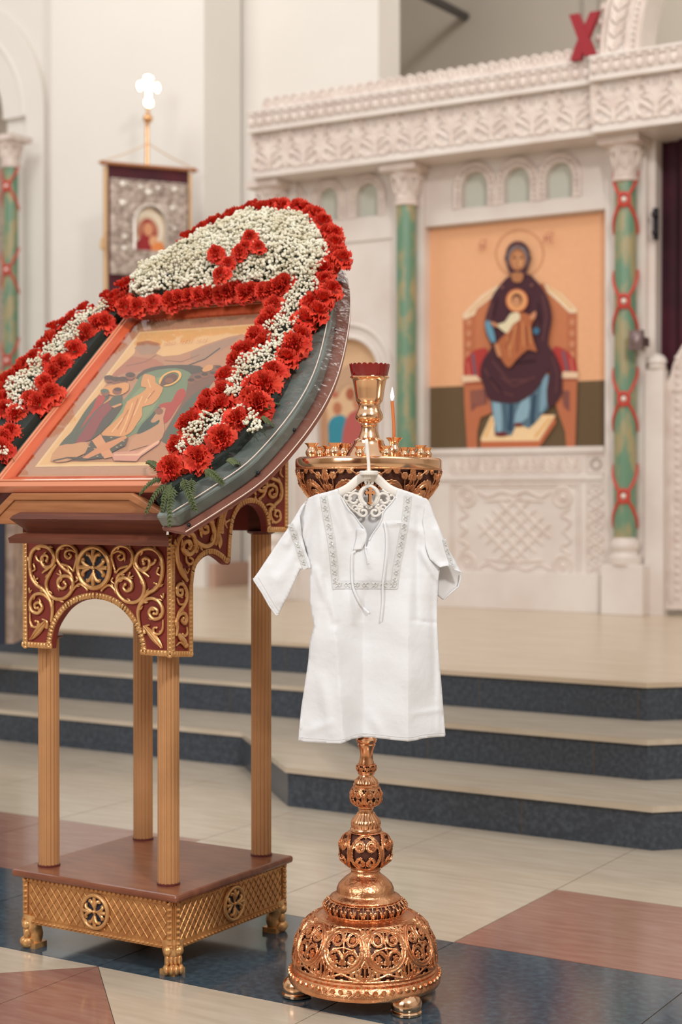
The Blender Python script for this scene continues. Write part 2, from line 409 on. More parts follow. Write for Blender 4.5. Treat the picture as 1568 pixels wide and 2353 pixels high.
# left bay wall with its round arch
ZA = on_y(20, 298, 9.45).z
lb = MB()
YL = 9.45
def py_(px, py): return on_y(px, py, YL)
ac = on_y(-108, 298, YL); ro = on_y(111, 298, YL).x-ac.x; ri = on_y(17, 298, YL).x-ac.x
n = 40
arch_in = [(ac.x+ri*math.cos(PI*k/n), YL, ac.z+ri*math.sin(PI*k/n)) for k in range(n+1)]
poly = [(ac.x+ri, YL, .4)]+arch_in+[(ac.x-ri, YL, .4), (ac.x-ri-1.2, YL, .4), (ac.x-ri-1.2, YL, 8), (ax+.3, YL, 8), (ax+.3, YL, .4)]
lb.prism(poly, (0, .3, 0)); struct('wall_arch', lb, plaster, smooth=False)
lb = MB()
lb.ring([(ac.x+ro*math.cos(PI*k/n), YL-.001, ac.z+ro*math.sin(PI*k/n)) for k in range(n+1)], arch_in, (0, -.05, 0))
rm = ri+(ro-ri)*.5
lb.tube([(ac.x+rm*math.cos(PI*k/n), YL-.05, ac.z+rm*math.sin(PI*k/n)) for k in range(n+1)], .02)
rx0 = ac.x+ri+.12
lb.box((rx0+.12, YL-.05, .4), (ac.x+ro, YL, ac.z))
struct('trim_3', lb, plaster, smooth=False)
w2 = MB(); w2.box((ac.x-2.2, 9.9, .4), (ax+.2, 10, 6)); struct('wall_arch_back', w2, mat('mosaic_backing', (150, 138, 128), .7, rgb2=(190, 176, 160), scale=30), smooth=False)

# ================================================================== ICONOSTASIS
ZP = .4
ico = empty('iconostasis', (-4.4, 8.3, ZP), 'white carved marble icon screen with green columns standing on the raised platform', 'icon screen')
ZF0, ZF1, ZC, ZT = 3.01, 3.29, 3.405, 3.50
XL, XB, XR = -5.64, -3.367, -1.2
def flourish(mb, x, z, wd, ht, y, r=.0125):
    """one acanthus palmette with side scrolls, in the plane y"""
    P = lambda a, b: Vector((x+a*wd, y, z+b*ht))
    for sgn in (-1, 1):
        for pts in ([(0, 0), (.03, .4), (.18, .72), (.36, .86), (.44, .7), (.36, .58), (.28, .66)],
                    [(.03, .15), (.2, .3), (.36, .4), (.45, .25), (.38, .1), (.27, .12), (.28, .24)],
                    [(0, .45), (.1, .75), (.14, .95)], [(.1, .05), (.22, .02), (.34, .05)], [(.12, .55), (.2, .66), (.26, .9)], [(.3, .95), (.4, .98), (.46, .88)], [(.36, .4), (.42, .52), (.47, .5)], [(.02, .3), (.14, .48), (.3, .52)], [(.48, 0), (.47, .5), (.5, 1)]):
            p = cat_rom([P(sgn*a, b) for a, b in pts], 4)
            mb.tube(p, taper(len(p), r), 6, fn=1.2)
    p = [P(0, 0), P(0, .5), P(0, .98)]; mb.tube(p, [r*1.1, r*1.2, r*.3], 6)
def entab(x0, x1, dy, tagp):
    a = MB(); yf = 8.12-dy
    a.box((x0, yf, ZF0), (x1, 8.55, ZF1)); a.box((x0, yf-.05, ZF1), (x1, 8.55, ZC)); a.box((x0, yf-.06, ZC-.006), (x1, 8.55, ZC+.012)); a.box((x0, yf-.012, ZF0), (x1, yf, ZF0+.035)); a.box((x0, yf-.055, ZF1-.01), (x1, yf, ZF1+.018))
    o = part('entablature', a, marble, ico, smooth=False, bevel=.004)
    f = MB(); nn = max(1, round((x1-x0)/.245)); wd = (x1-x0)/nn
    for k in range(nn): flourish(f, x0+wd*(k+.5), ZF0+.045, wd, ZF1-ZF0-.06, yf-.004)
    part('carved_frieze', f, carved, ico)
    f = MB(); nn = round((x1-x0)/.064)
    for k in range(nn):
        x = x0+(k+.5)*(x1-x0)/nn
        f.ball((x, yf-.055, ZF1+.052), (.021, .016, .03), 8, 6); f.tube([(x+.032, yf-.052, ZF1+.022), (x+.032, yf-.058, ZC-.012)], .006, 6); f.ball((x, yf-.056, ZC-.018), (.02, .012, .012), 8, 5)
    part('leaf_band', f, carved, ico)
entab(XL, XB, 0, 0); entab(XB, XR, .05, 1)
cr = MB(); nn = 31; x0, x1 = XL+.1, -3.49
for k in range(nn):
    x = x0+(x1-x0)*(k+.5)/nn; hw = (x1-x0)/nn*.5
    pts = [Vector((x+hw*math.cos(PI*t/10), 8.1, ZC+.035+hw*1.45*math.sin(PI*t/10))) for t in range(11)]
    cr.tube(pts, .0095, 6); cr.ball((x, 8.1, ZC+.045), (hw*.5, .012, .03), 8, 6); cr.tube([(x-hw, 8.1, ZC+.008), (x-hw, 8.1, ZC+.05)], .008, 6)
cr.box((x0, 8.095, ZC+.01), (x1, 8.13, ZC+.045))
part('cresting', cr, carved, ico)
def column(x, ztop=2.77, ribbons=True, ped=True, zb=.813, y=8.27, s=1.0, par=None):
    par = par or ico; r = .061*s
    a = MB(); a.lathe([(r*1.02, zb), (r*1.02, zb+.3), (r, 1.6), (r*.96, ztop)], (x, y, 0), 32)
    sh = part('column', a, green_col, par)
    c = MB(); c.lathe([(r*1.02, ztop-.002), (r*1.18, ztop+.004), (r*1.2, ztop+.02), (r*1.08, ztop+.024), (r*1.16, ztop+.038), (r*1.06, ztop+.045), (r*1.1, ztop+.07), (r*1.25, ztop+.14), (r*1.6, ztop+.19), (r*1.75, ztop+.2)], (x, y, 0), 32)
    c.box((x-.118, y-.118, ztop+.197), (x+.118, y+.118, ztop+.238))
    for q in range(8):
        an = PI/4*q+.3; d = Vector((math.cos(an), math.sin(an), 0)); e = Vector((-d.y, d.x, 0))
        b0 = Vector((x, y, ztop+.06))
        for sg in (-1, 1):
            p = cat_rom([b0+d*r*1.1, b0+d*r*1.2+e*sg*.018+Vector((0,0,.04)), b0+d*r*1.35+e*sg*.022+Vector((0,0,.09)), b0+d*r*1.6+e*sg*.008+Vector((0,0,.11)), b0+d*r*1.5+Vector((0,0,.085))], 4)
            c.tube(p, taper(len(p), .009), 6)
    part('capital', c, carved, sh)
    b = MB()
    b.lathe([(r*1.45, zb-.14), (r*1.5, zb-.12), (r*1.5, zb-.095), (r*1.2, zb-.085), (r*1.15, zb-.065), (r*1.3, zb-.055), (r*1.38, zb-.035), (r*1.3, zb-.015), (r*1.05, zb-.005), (r*1.02, zb+.01)], (x, y, 0), 32)
    part('column_base', b, marble, sh)
    if ribbons:
        for zc in ribbons:
            m = MB()
            ang = -PI/2+.25
            def cp(a, z, k=1.0): return Vector((x+(r*1.02+.002)*math.cos(a)*k, y+(r*1.02+.002)*math.sin(a)*k, z))
            m.tube([cp(ang+.42*math.cos(t*PI/8), zc+.033*math.sin(t*PI/8), 1.05) for t in range(16)], .0115, 6, closed=True)
            m.ball(cp(ang, zc, 1.03), .016, 10, 6, mi=1)
            for sa in (-1, 1):
                for sz in (-1, 1):
                    m.tube([cp(ang+sa*(.4+.24*t), zc+sz*(.025+.025*t), 1.0) for t in range(7)], .0095, 6)
            kt = part('strapwork', m, [strap, rosette_m], sh, 'red interlaced strapwork'); 
    return sh
zr = [on_y(1427, p, 8.22).z for p in (460, 693, 917, 1140)]
column(-3.255, ribbons=zr)
column(-4.632, ribbons=None)
column(-5.60, ribbons=None)
# pedestals, pilasters, rails, wall of the screen
pd = MB(); pd.box((-3.368, 8.195, ZP), (-3.125, 8.36, .675)); part('pedestal', pd, marble, ico, bevel=.004, smooth=False)
for xx in (-4.632, -5.6):
    pd = MB(); pd.box((xx-.12, 8.195, ZP), (xx+.12, 8.36, .675)); part('pedestal', pd, marble, ico, bevel=.004, smooth=False)
pl = MB()
YW = 8.35
# right pilaster group
xpr = on_y(1484, 800, YW-.03).x; pl.box((-3.395, YW-.03, ZP), (xpr, 8.5, ZF0))
xl, xr = on_y(990, 800, 8.4).x, on_y(1398, 800, 8.4).x
pl.box((-4.76, YW-.03, ZP), (xl-.004, 8.5, ZF0)); pl.box((-5.7, YW-.03, ZP), (-5.45, 8.5, ZF0))
part('pilaster', pl, marble, ico, smooth=False, bevel=.003)
# wall panel with three arched lights above the icon
def arch_panel(x0, x1, z0, z1, lights, yy, th=.08):
    """panel front pierced by round-headed lights: list of (xc, half width, zspring)"""
    a = MB(); segs = []; xs = x0
    for (xc, hw, zs) in lights:
        a.box((xs, yy, z0), (xc-hw, yy+th, z1)); n_ = 16
        top = [(xc-hw, yy, z1)]+[(xc+hw*math.cos(PI-PI*k/n_), yy, zs+hw*1.15*math.sin(PI*k/n_)) for k in range(n_+1)]+[(xc+hw, yy, z1)]
        a.prism(top, (0, th, 0)); xs = xc+hw
    a.box((xs, yy, z0), (x1, yy+th, z1))
    return a
def arcade(x0, x1, zrail, zc0, lights):
    part('arcade_panel', arch_panel(x0, x1, zrail, ZF0, lights, YW), marble, ico, smooth=False)
    g = MB(); m = MB()
    for (xc, hw, zs) in lights:
        g.box((xc-hw-.01, YW+.05, zrail), (xc+hw+.01, YW+.06, zs+hw*1.15+.02))
        for k, rr in ((0, hw*1.5), (1, hw*1.12)):
            pts = [(xc-rr, YW-.008, zrail)]+[(xc+rr*math.cos(PI-PI*t/14), YW-.008, zs+rr*1.1*math.sin(PI*t/14)) for t in range(15)]+[(xc+rr, YW-.008, zrail)]
            m.tube(pts, .013 if k == 0 else .011, 6)
        # carved band between the mouldings
        for t in range(13):
            a = PI*t/12; rr = hw*1.3
            m.ball((xc+rr*math.cos(a), YW-.004, zs+rr*1.1*math.sin(a)), (.014, .012, .014), 6, 4)
        for t in range(4):
            for s_ in (-1, 1): m.ball((xc+s_*hw*1.3, YW-.004, zrail+.02+t*.03), (.014, .012, .014), 6, 4)
    part('arched_light', g, pane, ico, 'pale panes behind arched openings'); part('arch_moulding', m, carved, ico)
L = []
for a, b, t in ((1062, 1122, 393), (1160, 1220, 383), (1256, 1318, 372)):
    p = on_y(a, 470, YW); q = on_y(b, 470, YW); hw = (q.x-p.x)/2; zt = on_y((a+b)/2, t, YW).z
    L.append(((p.x+q.x)/2, hw, zt-hw*1.15))
zr_ = on_y(1190, 468, YW).z
arcade(xl-.06, xr+.03, zr_, 0, L)
L2 = []
for a, b, t in ((733, 779, 430), (820, 871, 419)):
    p = on_y(a, 500, YW); q = on_y(b, 500, YW); hw = (q.x-p.x)/2; zt = on_y((a+b)/2, t, YW).z
    L2.append(((p.x+q.x)/2, hw, zt-hw*1.15))
hw = L2[0][1]; dx = L2[1][0]-L2[0][0]
L2 = [(L2[0][0]-dx, hw, L2[0][2])]+L2
arcade(-5.48, -4.74, on_y(800, 505, YW).z, 0, L2)
ra = MB()
zi1 = on_y(1190, 505, 8.4).z; zi0 = on_y(1190, 1031, 8.4).z
ra.box((xl-.004, YW-.012, zi1), (xr+.01, 8.5, zr_+.004)); ra.box((-5.48, YW-.012, zr_-.13), (-4.74, 8.5, on_y(800, 505, YW).z+.004)); 
part('rail', ra, marble, ico, smooth=False, bevel=.004)
# lower carved panels
lp = MB()
lp.box((xl-.004, YW-.02, ZP+.2), (xr+.01, 8.5, zi0)); lp.box((xl-.01, YW-.09, ZP), (xr+.01, 8.5, ZP+.215)); lp.box((xl-.004, YW-.035, zi0-.03), (xr+.01, 8.4, zi0+.004))
zb0, zb1 = on_y(1190, 1325, YW).z, on_y(1190, 1112, YW).z
lp.box((xl, YW-.032, zb1+.02), (xr, YW, zb1+.05))
part('lower_panel', lp, marble, ico, smooth=False, bevel=.003)
kn = MB()
kx0, kx1 = on_y(1040, 1200, YW).x, on_y(1338, 1200, YW).x; yk = YW-.022
kw, kh = kx1-kx0, zb1-zb0; kc = ((kx0+kx1)/2, (zb0+zb1)/2)
def K(a, b): return Vector((kc[0]+a*kw, yk, kc[1]+b*kh))
for fr in (.5, .475): kn.tube([K(-fr, -fr), K(fr, -fr), K(fr, fr), K(-fr, fr)], .006, 6, closed=True)
for d in range(-4, 5):
    t = d/9.0
    for s_ in (1, -1):
        pts = []
        for q in range(-8, 9):
            a = q/8*.26+t*.5; b = s_*(q/8*.36-t*.7)
            if abs(a)+abs(b)*.72 < .33: pts.append(K(a, b))
        if len(pts) > 2: kn.tube(pts, .008, 6)
for sa in (-1, 1):
    for sb in (-1, 1):
        kn.tube([K(sa*.37+.07*math.cos(t*PI/8), sb*.36+.1*math.sin(t*PI/8)) for t in range(16)], .0085, 6, closed=True)
        kn.tube([K(sa*.37+.04*math.cos(t*PI/8), sb*.36+.055*math.sin(t*PI/8)) for t in range(16)], .006, 6, closed=True)
        kn.ball(K(sa*.37, sb*.36), (.02, .01, .02), 8, 6)
        p = cat_rom([K(sa*.28, sb*.42), K(sa*.2, sb*.36), K(sa*.1, sb*.42), K(0, sb*.38)], 4); kn.tube(p, .008, 6)
        p = cat_rom([K(sa*.42, sb*.25), K(sa*.36, sb*.17), K(sa*.43, sb*.1), K(sa*.37, 0)], 4); kn.tube(p, .008, 6)
for b in (-.45, .45): kn.tube([K(-.22, b*.7), K(0, b*.75), K(.22, b*.7)], .007, 6)
part('knotwork', kn, carved, ico)
sc_ = MB()
z0_, z1_ = zb1+.062, zi0-.045
for k in range(8):
    xx = kx0+(kx1-kx0)*(k+.5)/8; flourish(sc_, xx, z0_, (kx1-kx0)/8, z1_-z0_, YW-.022, .005)
nx0, nx1 = on_y(1353, 1200, YW).x, on_y(1394, 1200, YW).x; xm = (nx0+nx1)/2
sc_.tube([(nx0, YW-.022, zb0), (nx1, YW-.022, zb0), (nx1, YW-.022, zb1), (nx0, YW-.022, zb1)], .005, 6, closed=True)
sc_.tube([(nx0, YW-.022, z0_), (nx1, YW-.022, z0_), (nx1, YW-.022, z1_), (nx0, YW-.022, z1_)], .005, 6, closed=True)
for k in range(8):
    zz = zb0+(zb1-zb0)*(k+.5)/8; hh = (zb1-zb0)/16
    for s_ in (-1, 1): sc_.tube(cat_rom([Vector((xm, YW-.024, zz-hh)), Vector((xm+s_*.045, YW-.024, zz)), Vector((xm, YW-.024, zz+hh))], 5), .006, 6)
    sc_.ball((xm, YW-.022, zz), (.014, .01, .014), 6, 4)
for s_ in (-1, 1): sc_.tube([(xm+s_*.03*math.cos(t*PI/6), YW-.024, (z0_+z1_)/2+.03*math.sin(t*PI/6)) for t in range(12)], .005, 6, closed=True)
part('carved_border', sc_, carved, ico)
# left bay below the arcade: plain wall with an arched niche
nb = MB()
na, nb_ = on_y(700, 900, YW).x, on_y(872, 900, YW).x
nc = (on_y(800, 900, YW).x); nhw = on_y(872, 900, YW).x-nc; nzs = on_y(800, 778, YW).z-nhw*1.0
z_lo = .95
n_ = 20
top = [(nc-nhw, YW, zr_-.1)]+[(nc+nhw*math.cos(PI-PI*k/n_), YW, nzs+nhw*math.sin(PI*k/n_)) for k in range(n_+1)]+[(nc+nhw, YW, zr_-.1)]
nb.prism(top, (0, .08, 0)); nb.box((-5.48, YW, ZP), (nc-nhw, YW+.08, zr_-.1)); nb.box((nc+nhw, YW, ZP), (-4.74, YW+.08, zr_-.1)); nb.box((nc-nhw, YW, ZP), (nc+nhw, YW+.08, z_lo))
part('niche_wall', nb, marble, ico, smooth=False)
nm = MB()
for rr, rad in ((nhw*1.04, .014), (nhw*1.38, .012)):
    nm.tube([(nc-rr, YW-.006, z_lo)]+[(nc+rr*math.cos(PI-PI*t/20), YW-.006, nzs+rr*math.sin(PI*t/20)) for t in range(21)]+[(nc+rr, YW-.006, z_lo)], rad, 8)
part('niche_moulding', nm, marble, ico)
ne = MB()
ne.box((-5.7, 8.435, ZP), (xl, 8.52, ZF0)); part('screen_back', ne, marble, ico, smooth=False)

# niche painting (robed figures under the small arch)
np_ = empty('niche_painting', (nc, 8.395, z_lo), 'small arched painting of robed figures in the niche left of the green column', 'painting')
P = Paint(lambda x, y, k: on_y(x, y, 8.392)-Vector((0, k, 0)))
lft = 784+FPX*math.tan(YAW-math.atan2(-(nc-nhw-.02), 8.39)) if False else 700
P.add([(702, 1130), (702, 830), (715, 800), (745, 778), (800, 768), (845, 785), (868, 820), (876, 870), (876, 1130)], (222, 184, 146))
P.add([(704, 1130), (704, 1010), (760, 1000), (876, 990), (876, 1130)], (160, 136, 96))
P.add([(745, 1120), (752, 985), (775, 955), (800, 975), (796, 1120)], (60, 140, 160), 3)
P.add([(785, 1120), (790, 985), (812, 945), (840, 960), (848, 1120)], (186, 96, 92), 3)
P.add([(712, 1120), (716, 960), (738, 930), (754, 960), (750, 1120)], (196, 150, 116), 3)
P.add([(836, 1120), (838, 975), (856, 945), (872, 980), (874, 1120)], (150, 92, 78), 3)
for (a, b, c) in ((735, 918, (176, 120, 92)), (776, 938, (188, 120, 90)), (822, 926, (196, 130, 98)), (857, 930, (180, 120, 92)), (770, 900, (190, 110, 90)), (806, 905, (170, 96, 70))): P.ell(a, b, 10, 14, c)
P.add([(770, 870), (800, 840), (842, 862), (838, 900), (800, 882), (775, 905)], (196, 160, 130), 3)
P.build('painted_panel', np_, up=Vector((0, -1, 0)))

# ---- the large icon
ip = empty('enthroned_icon', (-3.97, 8.4, zi0), 'large painted icon of a robed woman enthroned with a child, on ochre ground', 'icon')
P = Paint(lambda x, y, k: on_y(960+x/3.2, 460+y/3.2, 8.398)-Vector((0, k, 0)))
och = (233, 176, 134)
P.add([(90, 215), (1405, 82), (1405, 1330), (90, 1380)], och)
P.add([(90, 1376), (1405, 1322), (1405, 1826), (90, 1840)], (104, 84, 60))
P.ringe(752, 395, 182, 182, 10, (204, 142, 104))
P.ringe(752, 395, 168, 168, 4, (222, 160, 120))
thr = (188, 112, 78)
P.add([(335, 850), (560, 640), (940, 610), (1175, 820), (1175, 1290), (340, 1320)], thr)
P.add([(540, 690), (960, 660), (1100, 800), (1100, 1280), (430, 1300), (430, 850)], (196, 122, 84))
P.add([(330, 845), (470, 700), (590, 625), (610, 640), (540, 720), (440, 800), (420, 845), (345, 880)], (236, 206, 174))
P.add([(930, 610), (1060, 690), (1170, 800), (1172, 830), (1120, 830), (1040, 750), (960, 680)], (236, 210, 178))
P.line([(960, 640), (1040, 700), (1140, 800)], 14, (226, 176, 110)); P.line([(380, 830), (470, 745), (560, 670)], 12, (226, 180, 130))
for yy in (900, 980, 1060, 1140): 
    for xx in (380, 1140): P.ell(xx, yy, 20, 26, (206, 140, 104))
# cushion ends
P.add([(350, 1270), (350, 1190), (400, 1120), (470, 1090), (520, 1110), (480, 1300), (350, 1310)], (178, 62, 58), 3)
P.add([(1000, 1090), (1080, 1095), (1150, 1160), (1180, 1250), (1170, 1290), (1050, 1290)], (178, 62, 58), 3)
P.line([(410, 1130), (430, 1290)], 22, (120, 92, 104)); P.line([(1075, 1110), (1110, 1270)], 22, (120, 92, 104)); P.line([(370, 1190), (385, 1290)], 8, (220, 130, 110)); P.line([(1130, 1160), (1150, 1270)], 8, (220, 130, 110))
P.add([(330, 1290), (440, 1290), (480, 1335), (335, 1345)], (232, 200, 168)); P.add([(1075, 1260), (1185, 1265), (1185, 1310), (1060, 1310)], (232, 200, 168))
# throne legs + arch openings
P.add([(345, 1340), (560, 1320), (560, 1560), (470, 1600), (445, 1700), (445, 1825), (370, 1825), (350, 1500)], thr)
P.add([(1020, 1310), (1180, 1310), (1175, 1500), (1165, 1815), (1100, 1815), (1090, 1700), (1040, 1560), (990, 1400)], thr)
P.add([(395, 1400), (520, 1390), (520, 1500), (440, 1520), (400, 1560)], (134, 82, 74)); P.add([(1060, 1400), (1125, 1400), (1125, 1560), (1080, 1520)], (134, 82, 74))
for xx in (420, 450, 480): P.line([(xx, 1405), (xx, 1500)], 6, (180, 116, 92))
P.line([(350, 1350), (480, 1345)], 12, (160, 80, 60)); P.line([(1070, 1320), (1180, 1318)], 12, (160, 80, 60))
# footstool
P.add([(470, 1770), (545, 1590), (700, 1560), (1020, 1580), (1024, 1640), (905, 1815), (470, 1822)], (190, 108, 72))
P.add([(472, 1755), (548, 1585), (1022, 1580), (900, 1770), (480, 1775)], (240, 206, 160)); P.line([(505, 1745), (560, 1610)], 12, (228, 166, 90)); P.line([(870, 1745), (985, 1600)], 12, (228, 166, 90))
# blue robe
P.add([(540, 1450), (600, 1480), (690, 1490), (760, 1450), (880, 1400), (980, 1280), (980, 1500), (930, 1570), (830, 1680), (740, 1640), (700, 1730), (580, 1720), (575, 1640)], (90, 116, 132), 2)
P.add([(560, 1480), (620, 1500), (630, 1690), (590, 1700)], (140, 172, 188), 2); P.add([(760, 1500), (830, 1440), (820, 1600), (720, 1640)], (140, 172, 188), 2); P.add([(930, 1300), (970, 1290), (960, 1500), (905, 1560)], (126, 158, 176), 2)
P.line([(700, 1500), (690, 1700)], 30, (48, 70, 92)); P.line([(870, 1430), (850, 1650)], 26, (48, 70, 92)); P.line([(650, 1500), (665, 1690)], 10, (60, 90, 110))
P.ell(625, 1722, 50, 16, (110, 34, 34)); P.ell(752, 1652, 34, 14, (110, 34, 34))
# dark robe
dk = (74, 42, 50)
P.add([(690, 560), (640, 600), (570, 690), (530, 800), (505, 900), (520, 1000), (555, 1080), (500, 1160), (470, 1260), (500, 1380), (540, 1470), (640, 1490), (740, 1490), (860, 1420), (950, 1290), (985, 1250), (960, 1400), (975, 1530), (1040, 1480), (1075, 1400), (1065, 1250), (1010, 1120), (970, 1060), (985, 950), (998, 860), (975, 740), (930, 650), (870, 580), (820, 545)], dk, 2)
for pts in ([(560, 760), (530, 900), (560, 1040)], [(930, 700), (960, 850), (930, 1040)], [(500, 1240), (600, 1400), (720, 1440)], [(560, 1180), (680, 1330), (840, 1320)], [(620, 1300), (720, 1370), (880, 1300)], [(1000, 1150), (1040, 1280), (1030, 1420)]):
    P.line(pts, 16, (98, 58, 62)); 
for pts in ([(600, 720), (570, 860)], [(900, 760), (920, 920)], [(540, 1300), (640, 1420)], [(720, 1200), (880, 1180)]): P.line(pts, 10, (50, 28, 38))
# veil and face
P.ell(750, 400, 88, 95, dk); P.add([(662, 400), (668, 470), (690, 540), (740, 600), (800, 560), (832, 480), (838, 400)], dk, 2)
P.ell(750, 425, 76, 92, (118, 110, 114)); P.ell(750, 440, 62, 84, (146, 96, 66)); P.ell(750, 446, 52, 72, (190, 128, 88)); P.add([(705, 540), (790, 540), (780, 600), (745, 608), (715, 598)], (176, 118, 80), 2)
P.ell(760, 452, 26, 54, (208, 148, 104))
P.line([(718, 430), (742, 430)], 7, (66, 40, 34)); P.line([(764, 430), (790, 430)], 7, (66, 40, 34)); P.line([(752, 436), (748, 478), (758, 480)], 6, (130, 78, 54)); P.line([(742, 500), (768, 500)], 6, (140, 60, 50)); P.line([(716, 420), (744, 416)], 4, (90, 54, 42)); P.line([(762, 416), (792, 420)], 4, (90, 54, 42))
for (a, b) in ((752, 335), (640, 645), (855, 630)): P.ell(a, b, 12, 12, (130, 84, 84))
# blue cuffs
P.add([(515, 900), (545, 890), (575, 960), (590, 1040), (560, 1045), (525, 970)], (104, 152, 176), 2); P.ell(890, 965, 24, 26, (66, 110, 138))
# child
P.ell(748, 742, 82, 86, (226, 160, 108)); P.ringe(748, 742, 82, 86, 8, (196, 104, 70)); 
P.add([(700, 850), (800, 830), (860, 860), (890, 840), (880, 880), (850, 930), (870, 1040), (895, 1120), (830, 1100), (740, 1180), (690, 1235), (640, 1180), (590, 1080), (640, 1010), (680, 960)], (178, 104, 68), 2)
P.add([(700, 840), (760, 830), (770, 880), (720, 915), (680, 980), (640, 960), (600, 920), (660, 900)], (226, 212, 178), 2)
for pts in ([(740, 920), (700, 1100)], [(790, 900), (800, 1080)], [(840, 930), (850, 1060)], [(680, 1010), (700, 1160)]): P.line(pts, 9, (212, 148, 96))
for pts in ([(765, 900), (750, 1120)], [(720, 960), (670, 1090)], [(820, 930), (830, 1080)]): P.line(pts, 7, (132, 66, 46))
P.ell(748, 735, 38, 44, (96, 58, 44)); P.ell(746, 748, 28, 34, (206, 146, 108)); P.line([(732, 744), (742, 744)], 4, (70, 40, 34)); P.line([(752, 744), (762, 744)], 4, (70, 40, 34))
P.add([(585, 1060), (620, 1070), (640, 1150), (610, 1150)], (200, 136, 96), 2); P.add([(560, 895), (610, 915), (600, 940), (565, 915)], (200, 140, 104), 2); P.add([(850, 850), (890, 820), (885, 870), (850, 885)], (206, 140, 104), 2)
# abbreviated lettering either side of the halo
rd = (178, 104, 84)
P.line([(478, 315), (482, 375)], 7, rd); P.line([(498, 330), (500, 378)], 7, rd); P.line([(520, 305), (518, 372)], 7, rd); P.line([(482, 345), (516, 338)], 6, rd); P.line([(480, 302), (540, 295)], 5, rd)
P.line([(952, 268), (956, 322)], 7, rd); P.line([(956, 268), (968, 300), (982, 262)], 6, rd); P.line([(984, 262), (988, 320)], 7, rd); P.line([(1004, 262), (1010, 330)], 7, rd); P.line([(1004, 262), (1028, 258)], 6, rd); P.line([(955, 250), (1028, 240)], 5, rd)
P.build('painted_panel', ip, up=Vector((0, -1, 0)))

# ---- royal door, curtain, post on the right
rdg = empty('royal_door', (-2.75, 8.38, ZP), 'white carved door leaf at the right edge with rounded top', 'door')
d = MB(); x0 = on_y(1531, 1200, 8.36).x; zt = on_y(1540, 885, 8.36).z; x1 = x0+.75
arc = [(x0+.02, 8.36, zt)]+[(x0+.02+.36*(1-math.cos(PI/2*k/10))*1.0, 8.36, zt+.36*math.sin(PI/2*k/10)) for k in range(1, 11)]+[(x1, 8.36, zt+.36)]
d.prism([(x0, 8.36, ZP+.03), (x0, 8.36, zt)]+arc[1:]+[(x1, 8.36, ZP+.03)], (0, .04, 0)); part('door_leaf', d, carved, rdg, smooth=False)
d = MB(); d.tube([(x0+.03, 8.355, ZP+.07), (x0+.03, 8.355, zt-.03), (x1, 8.355, zt-.03)], .008, 6); d.tube([(x0+.1, 8.355, ZP+.14), (x0+.1, 8.355, zt-.1), (x1, 8.355, zt-.1)], .006, 6)
d.tube([Vector(p)+Vector((.03, -.005, 0)) for p in arc[2:]], .01, 6)
for k in range(30): d.ball((x0+.065, 8.357, ZP+.1+k*.045), (.018, .006, .014), 6, 4)
part('door_carving', d, carved, rdg)
pst = MB(); xa, xb = on_y(1487, 1200, 8.33).x, on_y(1529, 1200, 8.33).x; zp = on_y(1508, 850, 8.33).z
pst.box((xa, 8.30, ZP), (xb, 8.38, zp)); pst.lathe([(.035, 0), (.05, .008), (.055, .02), (.045, .03), (.056, .045), (.052, .065), (.035, .085), (.0, .098)], ((xa+xb)/2, 8.34, zp-.005), 20)
tag(pst.build('door_post', marble), 'white post with ball finial between green column and carved door', 'post')
h = MB(); a = on_y(1501, 478, 8.33); b = on_y(1510, 550, 8.33); h.box(a, b+Vector((0, .03, 0))); h.ball((a.x+.015, 8.32, (a.z+b.z)/2+.05), .02); h.ball((a.x+.015, 8.32, (a.z+b.z)/2-.05), .018)
part('door_hinge', h, iron, rdg, 'dark metal hinge')
cu = MB(); x0 = on_y(1513, 600, 8.42).x; z1 = on_y(1540, 316, 8.42).z
nn = 60; vs = []; 
for k in range(nn+1):
    x = x0+1.3*k/nn; yy = 8.46+.035*math.sin(k*.75)+.015*math.sin(k*1.9)
    for zz in (ZP+.02, 1.4, z1): vs.append((x, yy+(.01*math.sin(zz*3+k)), zz))
cu.add(vs, [(3*k+j, 3*k+3+j, 3*k+4+j, 3*k+1+j) for k in range(nn) for j in (0, 1)])
tag(cu.build('door_curtain', curtain_m, recalc=False), 'dark wine-red curtain hanging behind the carved door', 'curtain')
j = MB(); xa = xpr; j.box((xa, 8.37, ZP), (x0+.004, 8.5, ZF0)); part('door_jamb', j, marble, ico, smooth=False)
pq = MB(); a = on_y(1450, 760, 8.16); b = on_y(1480, 805, 8.16); 
pq.box((a.x, 8.13, b.z), (b.x, 8.17, a.z)); pq.box((a.x+.02, 8.17, b.z+.03), (b.x-.02, 8.30, a.z-.03)); pq.ball(((a.x+b.x)/2, 8.13, (a.z+b.z)/2), (.03, .012, .045), 10, 6)
for t in range(5): pq.ball((a.x+.015+.012*t, 8.128, b.z+.012), .006, 6, 4)
tag(pq.build('shrine_box', pewter, bevel=.006), 'small pewter grey plaque box on the right green column', 'plaque')

